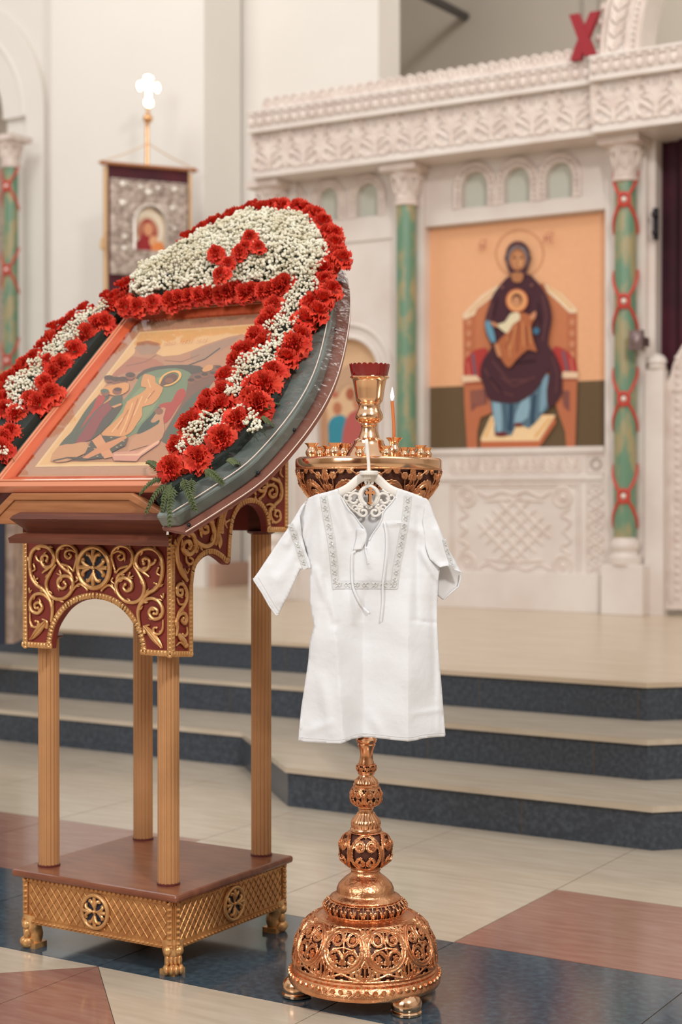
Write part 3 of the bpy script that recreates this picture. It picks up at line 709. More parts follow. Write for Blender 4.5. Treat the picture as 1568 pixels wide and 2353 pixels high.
# ---- red letter and big carved arch on the cornice
def Lp(px, py, y=8.02): return on_y(px, py, y)
le = MB()
for poly in ([(1308, 34), (1330, 30), (1368, 122), (1364, 126), (1342, 128)], [(1356, 28), (1377, 24), (1352, 88), (1345, 95), (1335, 136), (1311, 139), (1322, 105), (1334, 78)]):
    le.prism([Lp(*p, 8.02+.003*(poly[0][0] > 1340)) for p in poly], (0, .035, 0))
tag(le.build('red_letter', redletter, smooth=False), 'large dark red letter X standing on the cornice', 'letter')
ar = empty('carved_arch', (-3.0, 8.12, ZC), 'white carved arch band with leaf ornament rising above the cornice', 'arch')
ya = 8.06
A0, A1 = Lp(1378, 124, ya), Lp(1470, 112, ya)
cxa = A0.x+1.12; r_out = 1.12; r_in = r_out-(A1.x-A0.x)
cz = ZC+.0
def pa(r, t, y=ya): return Vector((cxa-r*math.cos(t), y, cz+r*math.sin(t)))
TT = [PI*k/40 for k in range(0, 41)]
b = MB(); b.ring([pa(r_out, t) for t in TT], [pa(r_in, t) for t in TT], (0, .22, 0)); part('arch_band', b, marble, ar, smooth=False)
b = MB()
for rr in (r_out-.015, r_out-.2*(r_out-r_in), r_in+.33*(r_out-r_in), r_in+.015): b.tube([pa(rr, t, ya-.005) for t in TT], .011, 6)
rl0, rl1 = r_in+.36*(r_out-r_in), r_out-.1*(r_out-r_in); rc = (rl0+rl1)/2
for k in range(46):
    t = PI*(k+.5)/46
    for s_ in (-1, 1):
        for q in (0, 1, 2):
            tt = t+q*.017
            p = [pa(rc, tt, ya-.004), pa(rc+s_*(rl1-rl0)*.25, tt+.03, ya-.014), pa(rc+s_*(rl1-rl0)*.45, tt+.055, ya-.004)]
            b.tube(p, [.008, .011, .002], 5)
for k in range(90):
    t = PI*(k+.5)/90; rr = (r_in+.17*(r_out-r_in)); b.ball(pa(rr, t, ya-.003), (.012, .01, .016), 6, 4)
for k in range(44):
    t = PI*(k+.5)/44; b.ball(pa(r_out+.02, t, ya+.05), (.028, .05, .028), 8, 5)
part('leaf_carving', b, carved, ar)
bar = MB()
p0 = on_y(869, -66, YWB+.15); p1 = on_y(1070, 38, 12.99); bar.tube([p0, p1], .04, 10); tag(bar.build('ceiling_rod', iron), 'dark metal rod high above the icon screen', 'rod')
# ================================================================== BANNER
BL, BR = at_d(243, 375, 10.9), at_d(437, 392, 11.14)
BR.z = BL.z
bd = (BR-BL).normalized(); bw = (BR-BL).length; bn = Vector((bd.y, -bd.x, 0))     # towards the viewer
if bn.dot(FW) > 0: bn = -bn
BC = (BL+BR)/2
def B(a, z, o=0): return BC+bd*a+Vector((0, 0, z))+bn*o           # a along the bar from its middle, z above the bar
ban = empty('church_banner', (BC.x, BC.y, ZP), 'dark red church banner with silver icon cover on a pole topped by a shining cross', 'banner')
pxm = bw/194
m = MB(); m.tube([Vector((BC.x, BC.y, ZP+.02))-bn*.03, B(0, .31)-bn*.03], .013, 10); m.lathe([(.16, 0), (.16, .015), (.03, .04), (.014, .2)], (BC.x-bn.x*.03, BC.y-bn.y*.03, ZP), 24)
part('pole', m, pole_gold, ban)
m = MB(); m.tube([B(-bw/2-.02, .0, .012), B(bw/2+.02, 0, .012)], .013, 10)
for s in (-1, 1): m.tube([B(s*(bw/2+.01), 0, .012), B(s*(bw/2+.025), 0, .012), B(s*(bw/2+.06), 0, .012)], [.018, .02, .001], 12)
part('crossbar', m, wood_l, ban)
m = MB()
for s in (-1, 1): m.tube(cat_rom([B(0, .165, -.012), B(s*bw*.22, .09, .005), B(s*bw*.5, .02, .015)], 5), .004, 6)
part('cord', m, cord_m, ban)
hb = 410*pxm
m = MB(); m.prism([B(-bw/2+.01, 0), B(bw/2-.01, 0), B(bw/2-.01, -hb), B(0, -hb-.1), B(-bw/2+.01, -hb)], -bn*.02); part('fabric', m, velvet, ban, smooth=False)
m = MB()
for s in (-1, 1): m.box((0, 0, 0), (0, 0, 0)) if False else m.prism([B(s*(bw/2-.012), -.02, .004), B(s*(bw/2+.012), -.02, .004), B(s*(bw/2+.012), -hb, .004), B(s*(bw/2-.012), -hb, .004)], -bn*.03)
part('gold_edging', m, cord_m, ban, smooth=False)
m = MB(); m.lathe([(.0, 0), (.016, .01), (.018, .05), (.01, .06), (.016, .07), (.004, .09)], B(-bw/2-.03, -.60, .02), 12); m.tube([B(-bw/2-.03, -.51, .02), B(-bw/2+.01, -.45, .01)], .004, 6); part('tassel', m, cord_m, ban)
# silver cover: plate with an arched opening
cw, ct, cb = bw*.455, -.115, -.095-212*pxm
oc = (.01, -.40); orx = .115
m = MB(); n_ = 14
op = [(oc[0]+orx*math.cos(PI*k/n_), oc[1]+orx*1.15*math.sin(PI*k/n_)) for k in range(n_+1)]
zlow = -.095-200*pxm+.02
zlow = oc[1]-.18
pol = [(-cw, ct), (cw, ct), (cw, cb), (-cw, cb), (-cw, zlow), (oc[0]-orx, zlow)]+op[::-1]+[(oc[0]+orx, zlow), (oc[0]+orx, zlow-.001), (-cw, zlow-.001)]
m.prism([B(a, z, .012) for a, z in pol[:4][::1]][0:0] or [B(-cw, ct, .01), B(cw, ct, .01), B(cw, oc[1], .01)]+[B(a, z, .01) for a, z in op]+[B(-cw, oc[1], .01)], bn*.012)
m.prism([B(-cw, oc[1], .01), B(oc[0]-orx, oc[1], .01), B(oc[0]-orx, cb, .01), B(-cw, cb, .01)], bn*.012)
m.prism([B(oc[0]+orx, oc[1], .01), B(cw, oc[1], .01), B(cw, cb, .01), B(oc[0]+orx, cb, .01)], bn*.012)
m.prism([B(oc[0]-orx, zlow, .01), B(oc[0]+orx, zlow, .01), B(oc[0]+orx, cb, .01), B(oc[0]-orx, cb, .01)], bn*.012)
rnd = random.Random(3)
for k in range(170):
    a = rnd.uniform(-cw+.02, cw-.02); z = rnd.uniform(cb+.02, ct-.01)
    if abs(a-oc[0]) < orx+.02 and zlow-.02 < z < oc[1]+orx*1.15+.03: continue
    rr = rnd.uniform(.018, .04); m.tube([B(a+x, z+y, .024) for x, y in spiral(0, 0, rr, rr*.2, rnd.uniform(0, 6), rnd.choice((-1.3, 1.3)), 12)], .0045, 5)
for s in range(14):
    a = -cw+2*cw*(s+.5)/14; m.tube([B(a+.02*math.cos(PI*t/6), ct+.012*math.sin(PI*t/6), .02) for t in range(7)], .006, 5)
part('silver_cover', m, riza, ban)
m = MB()
for a, z, rr in ((0, -.185, .032), (-.055, -.15, .022), (.06, -.15, .022), (-.17, -.14, .03), (.17, -.15, .026), (-.17, -.27, .034), (.16, -.28, .026), (-.16, -.50, .024), (.17, -.42, .02), (-.16, -.58, .026), (.16, -.56, .024)):
    m = MB(); m.ball(B(a*bw/.56, z, .024), (rr, rr, rr*.5), 14, 8, ax=(bd, Vector((0, 0, 1)), bn)); part('silver_boss', m, silver_b, ban)
m = MB(); m.tube([B(oc[0]-orx, zlow, .024)]+[B(a, z, .024) for a, z in op[::-1]]+[B(oc[0]+orx, zlow, .024)], .012, 6); part('arch_rim', m, silver_b, ban)
bx_ = lambda px, py: ((px-343)*pxm, -(py-383)*pxm)
P = Paint(lambda x, y, k: B(bx_(x, y)[0], bx_(x, y)[1], .004+k), .0008)
P.add([(298, 600), (298, 500), (345, 470), (390, 500), (390, 600)], (222, 200, 172))
P.ringe(341, 522, 36, 40, 8, (238, 224, 204)); P.ell(341, 528, 24, 30, (188, 120, 96))
P.add([(308, 600), (308, 560), (326, 540), (332, 505), (345, 500), (356, 520), (360, 560), (352, 600)], (156, 44, 48), 3)
P.ell(342, 522, 11, 15, (214, 150, 112)); P.ell(354, 548, 10, 13, (226, 168, 124)); P.add([(346, 600), (350, 560), (372, 548), (380, 570), (380, 600)], (232, 140, 80), 3)
P.build('painted_icon', ban, up=bn)
# cross and ball
def clover(c, s):
    pts = []
    for k in range(4):
        a = PI/2-k*PI/2; d = Vector((math.cos(a), math.sin(a), 0)); e = Vector((-d.y, d.x, 0)); Ln = s*(1.0 if k != 2 else 1.75); 
        for u, v in ((.16, .16), (.55, .15), (.72, .30), (.88, .28), (1.0, .1), (1.0, -.1), (.88, -.28), (.72, -.30), (.55, -.15), (.16, -.16)):
            uu = u*Ln if u > .2 else u*s; pts.append((d*uu+e*v*s*1.35))
    return [(p.x+c[0], p.y+c[1]) for p in pts]
m = MB(); cz_ = .55
m.prism([B(a, z, -.015) for a, z in clover((0, cz_), .08)], bn*.022); part('cross_finial', m, mat('polished_gilt', (255, 226, 180), .12, metal=1), ban, smooth=False, bevel=.004)
m = MB(); m.ball(B(0, .335)-bn*.01, .034, 20, 12); m.tube([B(0, .28)-bn*.02, B(0, .42)-bn*.005], .012, 10); part('ball_finial', m, pole_gold, ban)

# dark stand glimpsed at the far left edge
st = empty('icon_stand', on_z(-60, 1430, ZP), 'brown topped stand draped in navy cloth behind the wreath at the left edge', 'stand')
SD = 6.9
q0 = at_d(-150, 1431, SD+.4)
m = MB(); a = at_d(-170, 855, SD); b = at_d(66, 855, SD); dz = .02
def SB(mb, px0, px1, py0, py1, d0, th, mi=0):
    p = [at_d(px0, py1, d0), at_d(px1, py1, d0), at_d(px1, py0, d0), at_d(px0, py0, d0)]
    mb.prism(p, Vector((FW.x, FW.y, 0))*th, mi)
SB(m, -170, 66, 852, 862, SD, .4); SB(m, -165, 62, 862, 872, SD+.01, .38); SB(m, -170, 66, 872, 886, SD, .4); part('stand_top', m, wood_l, st, smooth=False, bevel=.004)
zb_ = ZP
m = MB(); pp = [at_d(-165, 890, SD+.03), at_d(8, 890, SD+.03)]; q = [Vector((p.x, p.y, ZP+.005)) for p in pp]
m.prism([q[0], q[1], pp[1], pp[0]], Vector((FW.x, FW.y, 0))*.3); part('drape', m, navy, st, smooth=False)
m = MB(); pp = [at_d(8, 890, SD+.06), at_d(30, 890, SD+.06)]; q = [Vector((p.x, p.y, ZP+.005)) for p in pp]
m.prism([q[0], q[1], pp[1], pp[0]], Vector((FW.x, FW.y, 0))*.25); part('side_panel', m, mat('taupe_brocade', (176, 152, 134), .7, rgb2=(140, 118, 106), scale=18), st, smooth=False)

# left bay column with its strapwork (iconostasis of the side aisle)
sc2 = empty('side_column', (on_y(22, 300, 9.15).x, 9.15, ZP), 'green column with red strapwork at the far left edge under the round arch', 'column')
cxl = on_y(24, 300, 9.15).x
zr2 = [on_y(14, p, 9.1).z for p in (428, 620, 828)]
column(cxl, ztop=on_y(20, 383, 9.1).z, ribbons=zr2, y=9.15, s=1.0, par=sc2)

# ================================================================== LECTERN
lec = empty('lectern', (-2.355, 2.98, 0), 'carved gilt and brown wooden lectern with fluted posts and lion paw feet', 'lectern')
FY, SX = 2.765, -2.13; bx0, bx1, by0, by1 = -2.57, -2.13, 2.765, 3.20
# base box
m = MB(); m.box((bx0, by0, .058), (bx1, by1, .166)); part('base_box', m, gold_box, lec, smooth=False, bevel=.003)
m = MB(); m.box((-2.597, 2.752, .164), (-2.112, 3.215, .181)); part('base_shelf', m, [wood_slab], lec, smooth=False, bevel=.006)
m = MB()
for (x, y, dx, dy) in ((bx0, by0-.001, 1, 0), (bx1+.001, by0, 0, 1)):
    L_ = .44; pv = Vector((x, y, 0)); dd = Vector((dx, dy, 0)); nn = Vector((dy, -dx, 0))
    p2 = lambda u, z, o=0: pv+dd*u+Vector((0, 0, z))+nn*o
    # lattice ridges
    sp = .0215
    z0, z1, u0, u1 = .074, .152, .02, L_-.02
    for k in range(-6, 30):
        for s in (1, -1):
            ua = k*sp*.95; a_ = (ua, z0) if s == 1 else (ua, z1); b_ = (ua+(z1-z0)*.8, z1 if s == 1 else z0)
            # clip to the panel
            (x1_, y1_), (x2_, y2_) = a_, b_
            def cl(xx): t = (xx-x1_)/(x2_-x1_); return (xx, y1_+(y2_-y1_)*t)
            if x2_ < u0 or x1_ > u1: continue
            if x1_ < u0: A_ = cl(u0)
            else: A_ = (x1_, y1_)
            if x2_ > u1: B_ = cl(u1)
            else: B_ = (x2_, y2_)
            m.tube([p2(*A_), p2(*B_)], .0013, 4)
    for zz in (.064, .161):
        m.box(p2(0, zz-.0055), p2(L_, zz+.0055, .003))
        for k in range(34): m.ball(p2((k+.5)*L_/34, zz, .003), (.0048, .0048, .004), 6, 4)
    for uu in (.009, L_-.009):
        m.box(p2(uu-.007, .06), p2(uu+.007, .165, .003))
        for k in range(8): m.ball(p2(uu, .07+k*.0125, .003), (.006, .006, .005), 6, 4)
part('lattice_relief', m, gold_box, lec)
def medallion(mb, mblue, c, ex, r, nn):
    """ring with a flared four-armed cross over a dark blue field; ex: right vector, nn: outward"""
    ez = Vector((0, 0, 1)); Q = lambda a, b, o=0: Vector(c)+ex*a+ez*b+nn*o
    mb.tube([Q(r*math.cos(2*PI*k/32), r*math.sin(2*PI*k/32), .002) for k in range(32)], r*.13, 8, closed=True)
    mblue.prism([Q(r*math.cos(2*PI*k/24), r*math.sin(2*PI*k/24), .0) for k in range(24)], nn*.0012)
    for k in range(4):
        a = PI/2*k+PI/2; d = (math.cos(a), math.sin(a)); e = (-d[1], d[0])
        F = lambda u, v, o=.002: Q((d[0]*u+e[0]*v)*r, (d[1]*u+e[1]*v)*r, o)
        mb.tube([F(.0, 0), F(.35, 0, .003), F(.6, 0, .004), F(.88, 0, .003)], [r*.06, r*.09, r*.13, r*.11], 8)
        for s in (-1, 1):
            p = cat_rom([F(.25, s*.02), F(.45, s*.1, .004), F(.62, s*.24, .005), F(.66, s*.36, .003), F(.55, s*.38, .002)], 4)
            mb.tube(p, [r*.05]+[r*.1]*(len(p)-3)+[r*.11, r*.08], 8)
    mb.ball(Q(0, 0, .004), r*.13, 10, 6)
for c_, e_, n_v in (((-2.35, by0-.003, .113), Vector((1, 0, 0)), Vector((0, -1, 0))), ((bx1+.003, 2.985, .113), Vector((0, 1, 0)), Vector((1, 0, 0)))):
    mg, mbl = MB(), MB(); medallion(mg, mbl, c_, e_, .037, n_v)
    md = part('medallion', mg, gold, lec); part('medallion_field', mbl, blue_enamel, md)
# paw feet
for (x, y, dx, dy) in ((bx1-.018, by0+.018, 1, -1), (bx0+.018, by0+.018, -1, -1), (bx1-.018, by1-.018, 1, 1), (bx0+.018, by1-.018, -1, 1)):
    m = MB(); d = Vector((dx, dy, 0)).normalized(); e = Vector((-d.y, d.x, 0)); c = Vector((x, y, 0)); z = Vector((0, 0, 1))
    m.tube(cat_rom([c+z*.075, c+d*.004+z*.05, c-d*.002+z*.03, c+d*.004+z*.012], 4), [.026, .026, .025, .024, .023, .021, .019, .018, .018, .018, .018, .018, .018], 12)
    for k, s in enumerate((-1.5, -.5, .5, 1.5)):
        m.ball(c+d*(.014+.004*(2-abs(s)))+e*s*.0105+z*.013, (.014, .0075, .0125), 10, 6, ax=(d, e, z)); m.ball(c+d*.018+e*s*.009+z*.034, (.008, .006, .013), 8, 6, ax=(d, e, z))
    for s in (-1, 1): m.ball(c+d*.018+e*s*.012+z*.055, (.012, .011, .012), 10, 6, ax=(d, e, z))
    m.box(c+Vector((-.02, -.02, 0)), c+Vector((.02, .02, .012)))
    part('paw_foot', m, gold, lec)
# fluted posts
def post(x, y, z0, z1):
    m = MB(); n_ = 96; r = .0245
    def fl_(q, z):
        k = (q/(2*PI)*16) % 1; return 1-.10*(1 if .32 < k < .68 else (0 if k < .2 or k > .8 else .5))
    m.lathe([(r, z0), (r, z1)], (x, y, 0), n_, mod=fl_)
    pr = part('fluted_post', m, gold_post, lec, angle=60)
    m = MB(); m.lathe([(.026, z1-.004), (.034, z1), (.035, z1+.004), (.030, z1+.006)], (x, y, 0), 24); part('post_collar', m, frame_dark, pr); m = MB(); m.lathe([(.0265, z0), (.0265, z0+.004), (.024, z0+.005)], (x, y, 0), 24)
    part('post_collar', m, frame_dark, pr)
PX = ((-2.195, 2.83, .72), (-2.545, 2.825, .72), (-2.538, 3.168, .962), (-2.182, 3.178, .962))
for x, y, zt in PX: post(x, y, .181, zt)
for x, y in ((-2.182, 3.178), (-2.538, 3.168)): m = MB(); m.box((x-.022, y-.022, .966), (x+.022, y+.022, 1.10)); part('corner_block', m, wood_d, lec, smooth=False)
# front skirt: red board with arch cut out
def FP(cx, cy, off=0): return on_y(cx/3.409, 1150+cy/3.409, FY-off)
xc_ = FP(750, 500).x
def mir(p): return Vector((2*xc_-p.x, p.y, p.z))
pL = FP(183, 330); pB = FP(183, 1160)
xl_ = pL.x; zb_f = .700; zt_f = .965
archp = [FP(*p) for p in ((360, 1160), (368, 1090), (380, 1020), (400, 950), (440, 880), (500, 810), (580, 755), (670, 725), (750, 718))]
ao = [Vector((p.x, FY, p.z)) for p in cat_rom(archp, 4)]; 
inn = [FP(*p) for p in ((405, 1160), (412, 1090), (432, 1000), (475, 920), (530, 850), (600, 800), (670, 778), (750, 770))]
ai = [Vector((p.x, FY, p.z)) for p in cat_rom(inn, 4)]
ai[0].z = ao[0].z = zb_f+.012
def front_board():
    m = MB(); xr_ = 2*xc_-xl_
    curve = ai+[mir(p) for p in ai[-2::-1]]
    m.prism([Vector((xl_, FY, zb_f)), Vector((ai[0].x, FY, zb_f))]+curve+[Vector((2*xc_-ai[0].x, FY, zb_f)), Vector((xr_, FY, zb_f)), Vector((xr_, FY, zt_f)), Vector((xl_, FY, zt_f))], (0, .016, 0)); return m
def beads(mb, path, wd, nn, step=.0095, th=.004):
    """carved edge band following a path: flat strip with cross ridges"""
    P_ = [Vector(p) for p in path]; L_ = 0; nxt = 0
    for i in range(len(P_)-1):
        a, b = P_[i], P_[i+1]; d = b-a; l = d.length
        if l < 1e-6: continue
        d.normalize(); e = nn.cross(d).normalized(); mb.obox((a+b)/2+nn*th*.25, d*(l/2+.001), e*wd/2, nn*th*.5)
        while nxt < L_+l:
            c = a+d*(nxt-L_); mb.ball(c+nn*th*.6, (step*.42, wd*.5, th*.75), 8, 5, ax=(d, e, nn)); nxt += step
        L_ += l
FN = Vector((0, -1, 0))
part('front_board', front_board(), red_board, lec, smooth=False)
g = MB(); xr_ = 2*xc_-xl_
for s in (0, 1):
    f = (lambda p: p) if s == 0 else mir
    beads(g, [f(Vector((xl_+.007, FY, zb_f))), f(Vector((xl_+.007, FY, zt_f)))], .013, FN)
    mid = [f((ai[min(i, len(ai)-1)]+ao[min(int(i*len(ao)/len(ai)), len(ao)-1)])/2) for i in range(len(ai))]
    beads(g, mid, .0135, FN); beads(g, [f(Vector((xl_, FY, zb_f+.006))), f(Vector((ai[0].x, FY, zb_f+.006)))], .013, FN)
part('beaded_edge', g, gold, lec)
V_ = [([(400,950),(412,850),(390,770),(345,700),(290,660),(250,600),(235,500),(250,410),(300,362),(360,362),(410,400),(428,460),(405,512),(360,522),(330,490),(328,450),(352,428),(376,444),(368,472)], 17),
 ([(440,500),(400,560),(365,640),(380,720),(430,768),(500,768),(555,720),(575,650),(550,602),(500,592),(460,622),(462,672),(495,690),(520,665),(505,640)], 16),
 ([(575,655),(560,580),(500,530),(455,470),(452,400),(490,355),(545,348),(590,380),(608,430),(595,490),(578,548)], 15),
 ([(600,410),(560,388),(520,398),(512,435),(540,455),(560,432),(545,418)], 12),
 ([(412,860),(390,780),(330,732),(270,742),(237,800),(250,862),(300,882),(332,840),(310,800),(275,812),(278,842),(298,842)], 15),
 ([(235,880),(238,950),(262,990),(298,985),(300,950),(280,945)], 11),
 ([(555,730),(590,680),(625,655),(660,672),(685,700)], 11),
 ([(350,500),(300,470),(285,440)], 11), ([(330,570),(355,550),(400,520)], 12), ([(240,560),(275,540),(265,500)], 10), ([(300,650),(275,625),(295,612)], 9), ([(575,560),(545,520),(490,500)], 12), ([(590,640),(610,620),(600,600)], 9), ([(250,700),(235,720),(230,690)], 9), ([(445,570),(480,585),(470,550)],10)]
for f in (lambda p: p, mir):
    g = MB()
    for pts, wd in V_:
        P_ = cat_rom([FP(x, y, .004) for x, y in pts], 5)
        rr = [wd/3.409*.00095*1.0*(.55+.45*min(1, i/6))*(1-.35*max(0, (i/len(P_)-.7)/.3)) for i in range(len(P_))]
        Q_ = [f(p) for p in P_]
        g.tube(Q_, rr, 8, flat=FN, fn=1.0); g.ball(Q_[-1], rr[-1]*1.5, 8, 6)
        for i in range(7, len(Q_)-9, 8):          # small leaf lobes springing from the vine
            d = (Q_[i+1]-Q_[i]).normalized(); e = FN.cross(d)*(1 if (i//8) % 2 else -1)
            g.tube([Q_[i]+e*rr[i]*.4, Q_[i]+e*rr[i]*1.3+d*rr[i]*.9, Q_[i]+e*rr[i]*1.7+d*rr[i]*2.2], [rr[i]*.8, rr[i]*.6, rr[i]*.15], 6)
    a, b = f(FP(365, 940, .004)), f(FP(240, 1090, .004))
    Pl = [a+(b-a)*t/8 for t in range(9)]; g.tube(Pl, [.002, .005, .0075, .0085, .009, .0085, .007, .005, .001], 8, flat=FN, fn=.6)
    g.tube([a+(b-a)*t/4+Vector((0, -.005, 0)) for t in range(5)], .0012, 5); g.tube(cat_rom([f(FP(365, 1000, .003)), f(FP(370, 950, .004)), f(FP(330, 930, .004))], 4), [.005, .005, .004, .003, .003, .002, .002, .002, .002], 6)
    part('scroll_carving', g, gold, lec)
mg, mbl = MB(), MB(); c = FP(750, 525, .003); medallion(mg, mbl, (xc_, FY-.004, c.z), Vector((1, 0, 0)), .046, FN)
md = part('medallion', mg, gold, lec); part('medallion_field', mbl, blue_enamel, md)
# side skirt
SXN = Vector((1, 0, 0)); SX = bx1+.003
def SPx(cx, cy, off=0): return on_x(380+cx/4.357, 1000+cy/4.357, SX+off)
edge = [(270,2205),(270,1800),(272,1500),(300,1330),(380,1225),(470,1200),(545,1240),(600,1285),(636,1295),(655,1240),(662,1050),(692,850),(755,735),(840,692),(920,712),(980,790),(1008,880),(1015,970)]
ei = [SPx(*p) for p in edge]
zt0 = lambda y: SP0.z+(y-SP0.y)*math.tan(TH)-.085
yF, yB = FY+.0, 3.21
m = MB(); m.prism([Vector((SX, yF, .70))]+ei[0:1]+cat_rom(ei[2:], 3)+[Vector((SX, yB, SPx(1100, 970).z)), Vector((SX, yB, zt0(yB))), Vector((SX, yF, zt0(yF)))], (-.016, 0, 0))
part('side_board', m, red_board, lec, smooth=False)
m2 = MB(); off = Vector((-(SX-bx0)+.016, 0, 0)); m2.prism([Vector((SX, yF, .70))+off]+[p+off for p in ei[0:1]]+[p+off for p in cat_rom(ei[2:], 3)]+[Vector((SX, yB, SPx(1100, 970).z))+off, Vector((SX, yB, zt0(yB)))+off, Vector((SX, yF, zt0(yF)))+off], (-.016, 0, 0))
part('side_board', m2, red_board, lec, smooth=False)
m = MB(); m.box((bx0, 3.195, .966), (bx1, 3.21, zt0(3.2))); part('back_board', m, red_board, lec, smooth=False)
g = MB()
inset = [(252,2180),(250,1800),(252,1500),(280,1310),(365,1190),(470,1162),(560,1210),(612,1258),(630,1200),(640,1040),(668,835),(740,700),(840,652),(940,678),(1005,770),(1032,880),(1036,950)]
beads(g, [SPx(250, 2200), SPx(250, 1500)], .014, SXN, .009); beads(g, cat_rom([SPx(*p) for p in inset[2:]], 4), .012, SXN, .009)
beads(g, [SPx(72, 2200), SPx(72, 1100)], .011, SXN, .009); beads(g, [SPx(60, 2190), SPx(260, 2190)], .013, SXN, .009)
beads(g, [SPx(1020, 945), SPx(1200, 945)], .013, SXN, .009); zz = SPx(1185, 945); beads(g, [Vector((SX, 3.203, zz.z)), Vector((SX, 3.203, zt0(3.2)))], .014, SXN, .009)
part('beaded_edge', g, gold, lec)
V2 = [([(110,2010),(120,1930),(108,1870),(140,1800),(190,1785),(212,1840),(195,1885),(165,1860),(178,1835)], 17),
 ([(216,1920),(218,1985),(190,2012),(172,1992)], 12), ([(110,1860),(135,1780),(185,1710),(214,1640),(212,1560),(180,1500),(140,1490),(115,1535),(128,1600),(165,1598),(168,1548),(146,1552)], 16),
 ([(118,1630),(140,1690),(185,1690),(205,1660)], 10), ([(135,1985),(150,2020),(185,2060),(205,2105)], 24), ([(110,2110),(150,2075),(200,2120)], 10),
 ([(216,1460),(165,1380),(125,1270),(112,1130),(145,1020),(220,975),(280,1010),(298,1100),(262,1180),(205,1185),(172,1130),(190,1075),(235,1062),(258,1100),(240,1130)], 22),
 ([(205,1190),(215,1270),(255,1290),(275,1250),(245,1225)], 12), ([(190,1330),(215,1380),(235,1340)], 10),([(130,1290),(170,1350),(215,1450)], 16),
 ([(270,990),(320,1075),(400,1112),(465,1080),(488,990),(470,900),(425,850),(375,862),(350,920),(375,975),(420,965),(415,915),(392,915)], 22),
 ([(330,1120),(310,1170),(290,1100)], 14), ([(600,870),(588,790),(620,740),(665,720),(668,680),(640,690)], 13), ([(620,930),(600,880),(640,850)], 11), ([(700,690),(690,640),(720,600),(755,620),(740,655)], 13), ([(770,600),(800,540),(850,580),(820,600)], 12),
 ([(905,600),(890,530),(918,450),(975,425),(1010,470),(1005,530),(960,560),(925,530),(940,485),(965,490)], 18),
 ([(1050,850),(1040,760),(1090,700),(1150,640),(1165,560),(1140,470),(1060,430),(1010,380),(1050,330),(1110,340),(1140,280),(1120,215)], 18),
 ([(930,640),(980,600),(1010,520),(1060,500),(1110,530),(1105,600),(1060,620),(1040,570),(1070,545)], 17), ([(1060,760),(1062,830),(1100,875),(1150,840),(1145,770),(1110,755),(1095,800),(1118,815)], 13),
 ([(1010,700),(1050,690),(1090,720)], 15), ([(1180,420),(1150,380),(1160,300)], 12), ([(960,640),(920,660),(900,620)], 11), ([(1100,230),(1050,220),(1030,270),(1070,290)],13), ([(1150,160),(1100,120),(1060,150),(1090,190)],13)]
g = MB()
for pts, wd in V2:
    P_ = cat_rom([SPx(x, y, .004) for x, y in pts], 5); k_ = (P_[0].y/2.9)
    rr = [wd/4.357*.00098*1.15*((.55+.45*min(1, i/6))*(1-.3*max(0, (i/len(P_)-.7)/.3))) for i in range(len(P_))]
    g.tube(P_, rr, 8, flat=SXN); g.ball(P_[-1], rr[-1]*1.4, 8, 6)
    for i in range(7, len(P_)-9, 9):
        d = (P_[i+1]-P_[i]).normalized(); e = SXN.cross(d)*(1 if (i//9) % 2 else -1)
        g.tube([P_[i]+e*rr[i]*.4, P_[i]+e*rr[i]*1.3+d*rr[i]*.9, P_[i]+e*rr[i]*1.7+d*rr[i]*2.2], [rr[i]*.8, rr[i]*.6, rr[i]*.15], 6)
for pts in ([(488,1092),(518,1000),(535,880),(560,760),(590,690)], [(555,980),(560,880),(585,780),(615,700)]):
    P_ = cat_rom([SPx(x, y, .003) for x, y in pts], 8); g.tube(P_, .006, 8, flat=SXN)
    for i in range(0, len(P_)-1, 1):
        d = (P_[i+1]-P_[i]).normalized(); e = SXN.cross(d); g.ball(P_[i]+SXN*.004, (.0022, .0065, .0035), 6, 4, ax=((d+e*.5).normalized(), e, SXN))
a, b = SPx(545, 960, .004), SPx(548, 1135, .004); g.tube([a+(b-a)*t/6 for t in range(7)], [.001, .003, .005, .007, .007, .005, .001], 8, flat=SXN, fn=.7)
part('scroll_carving', g, gold, lec)
# cornice below the desk and the desk itself
def CP(cx, cy, y): return on_y(cx/3.409, 1060+cy/3.409, y)
prof = [(2.775, 1.014), (2.684, 1.014), (2.672, 1.006), (2.667, .999), (2.690, .976), (2.696, .968), (2.676, .964), (2.665, .956), (2.667, .944), (2.76, .944), (2.775, .946)]
m = MB(); X0c, X1c = CP(75, 590, 2.67).x, CP(1335, 600, 2.67).x
vs = []; n_ = len(prof)
for (y, z) in prof: d = 2.755-y; vs.append((X0c-(d-.09), y, z))
for (y, z) in prof: d = 2.755-y; vs.append((X1c+(d-.09), y, z))
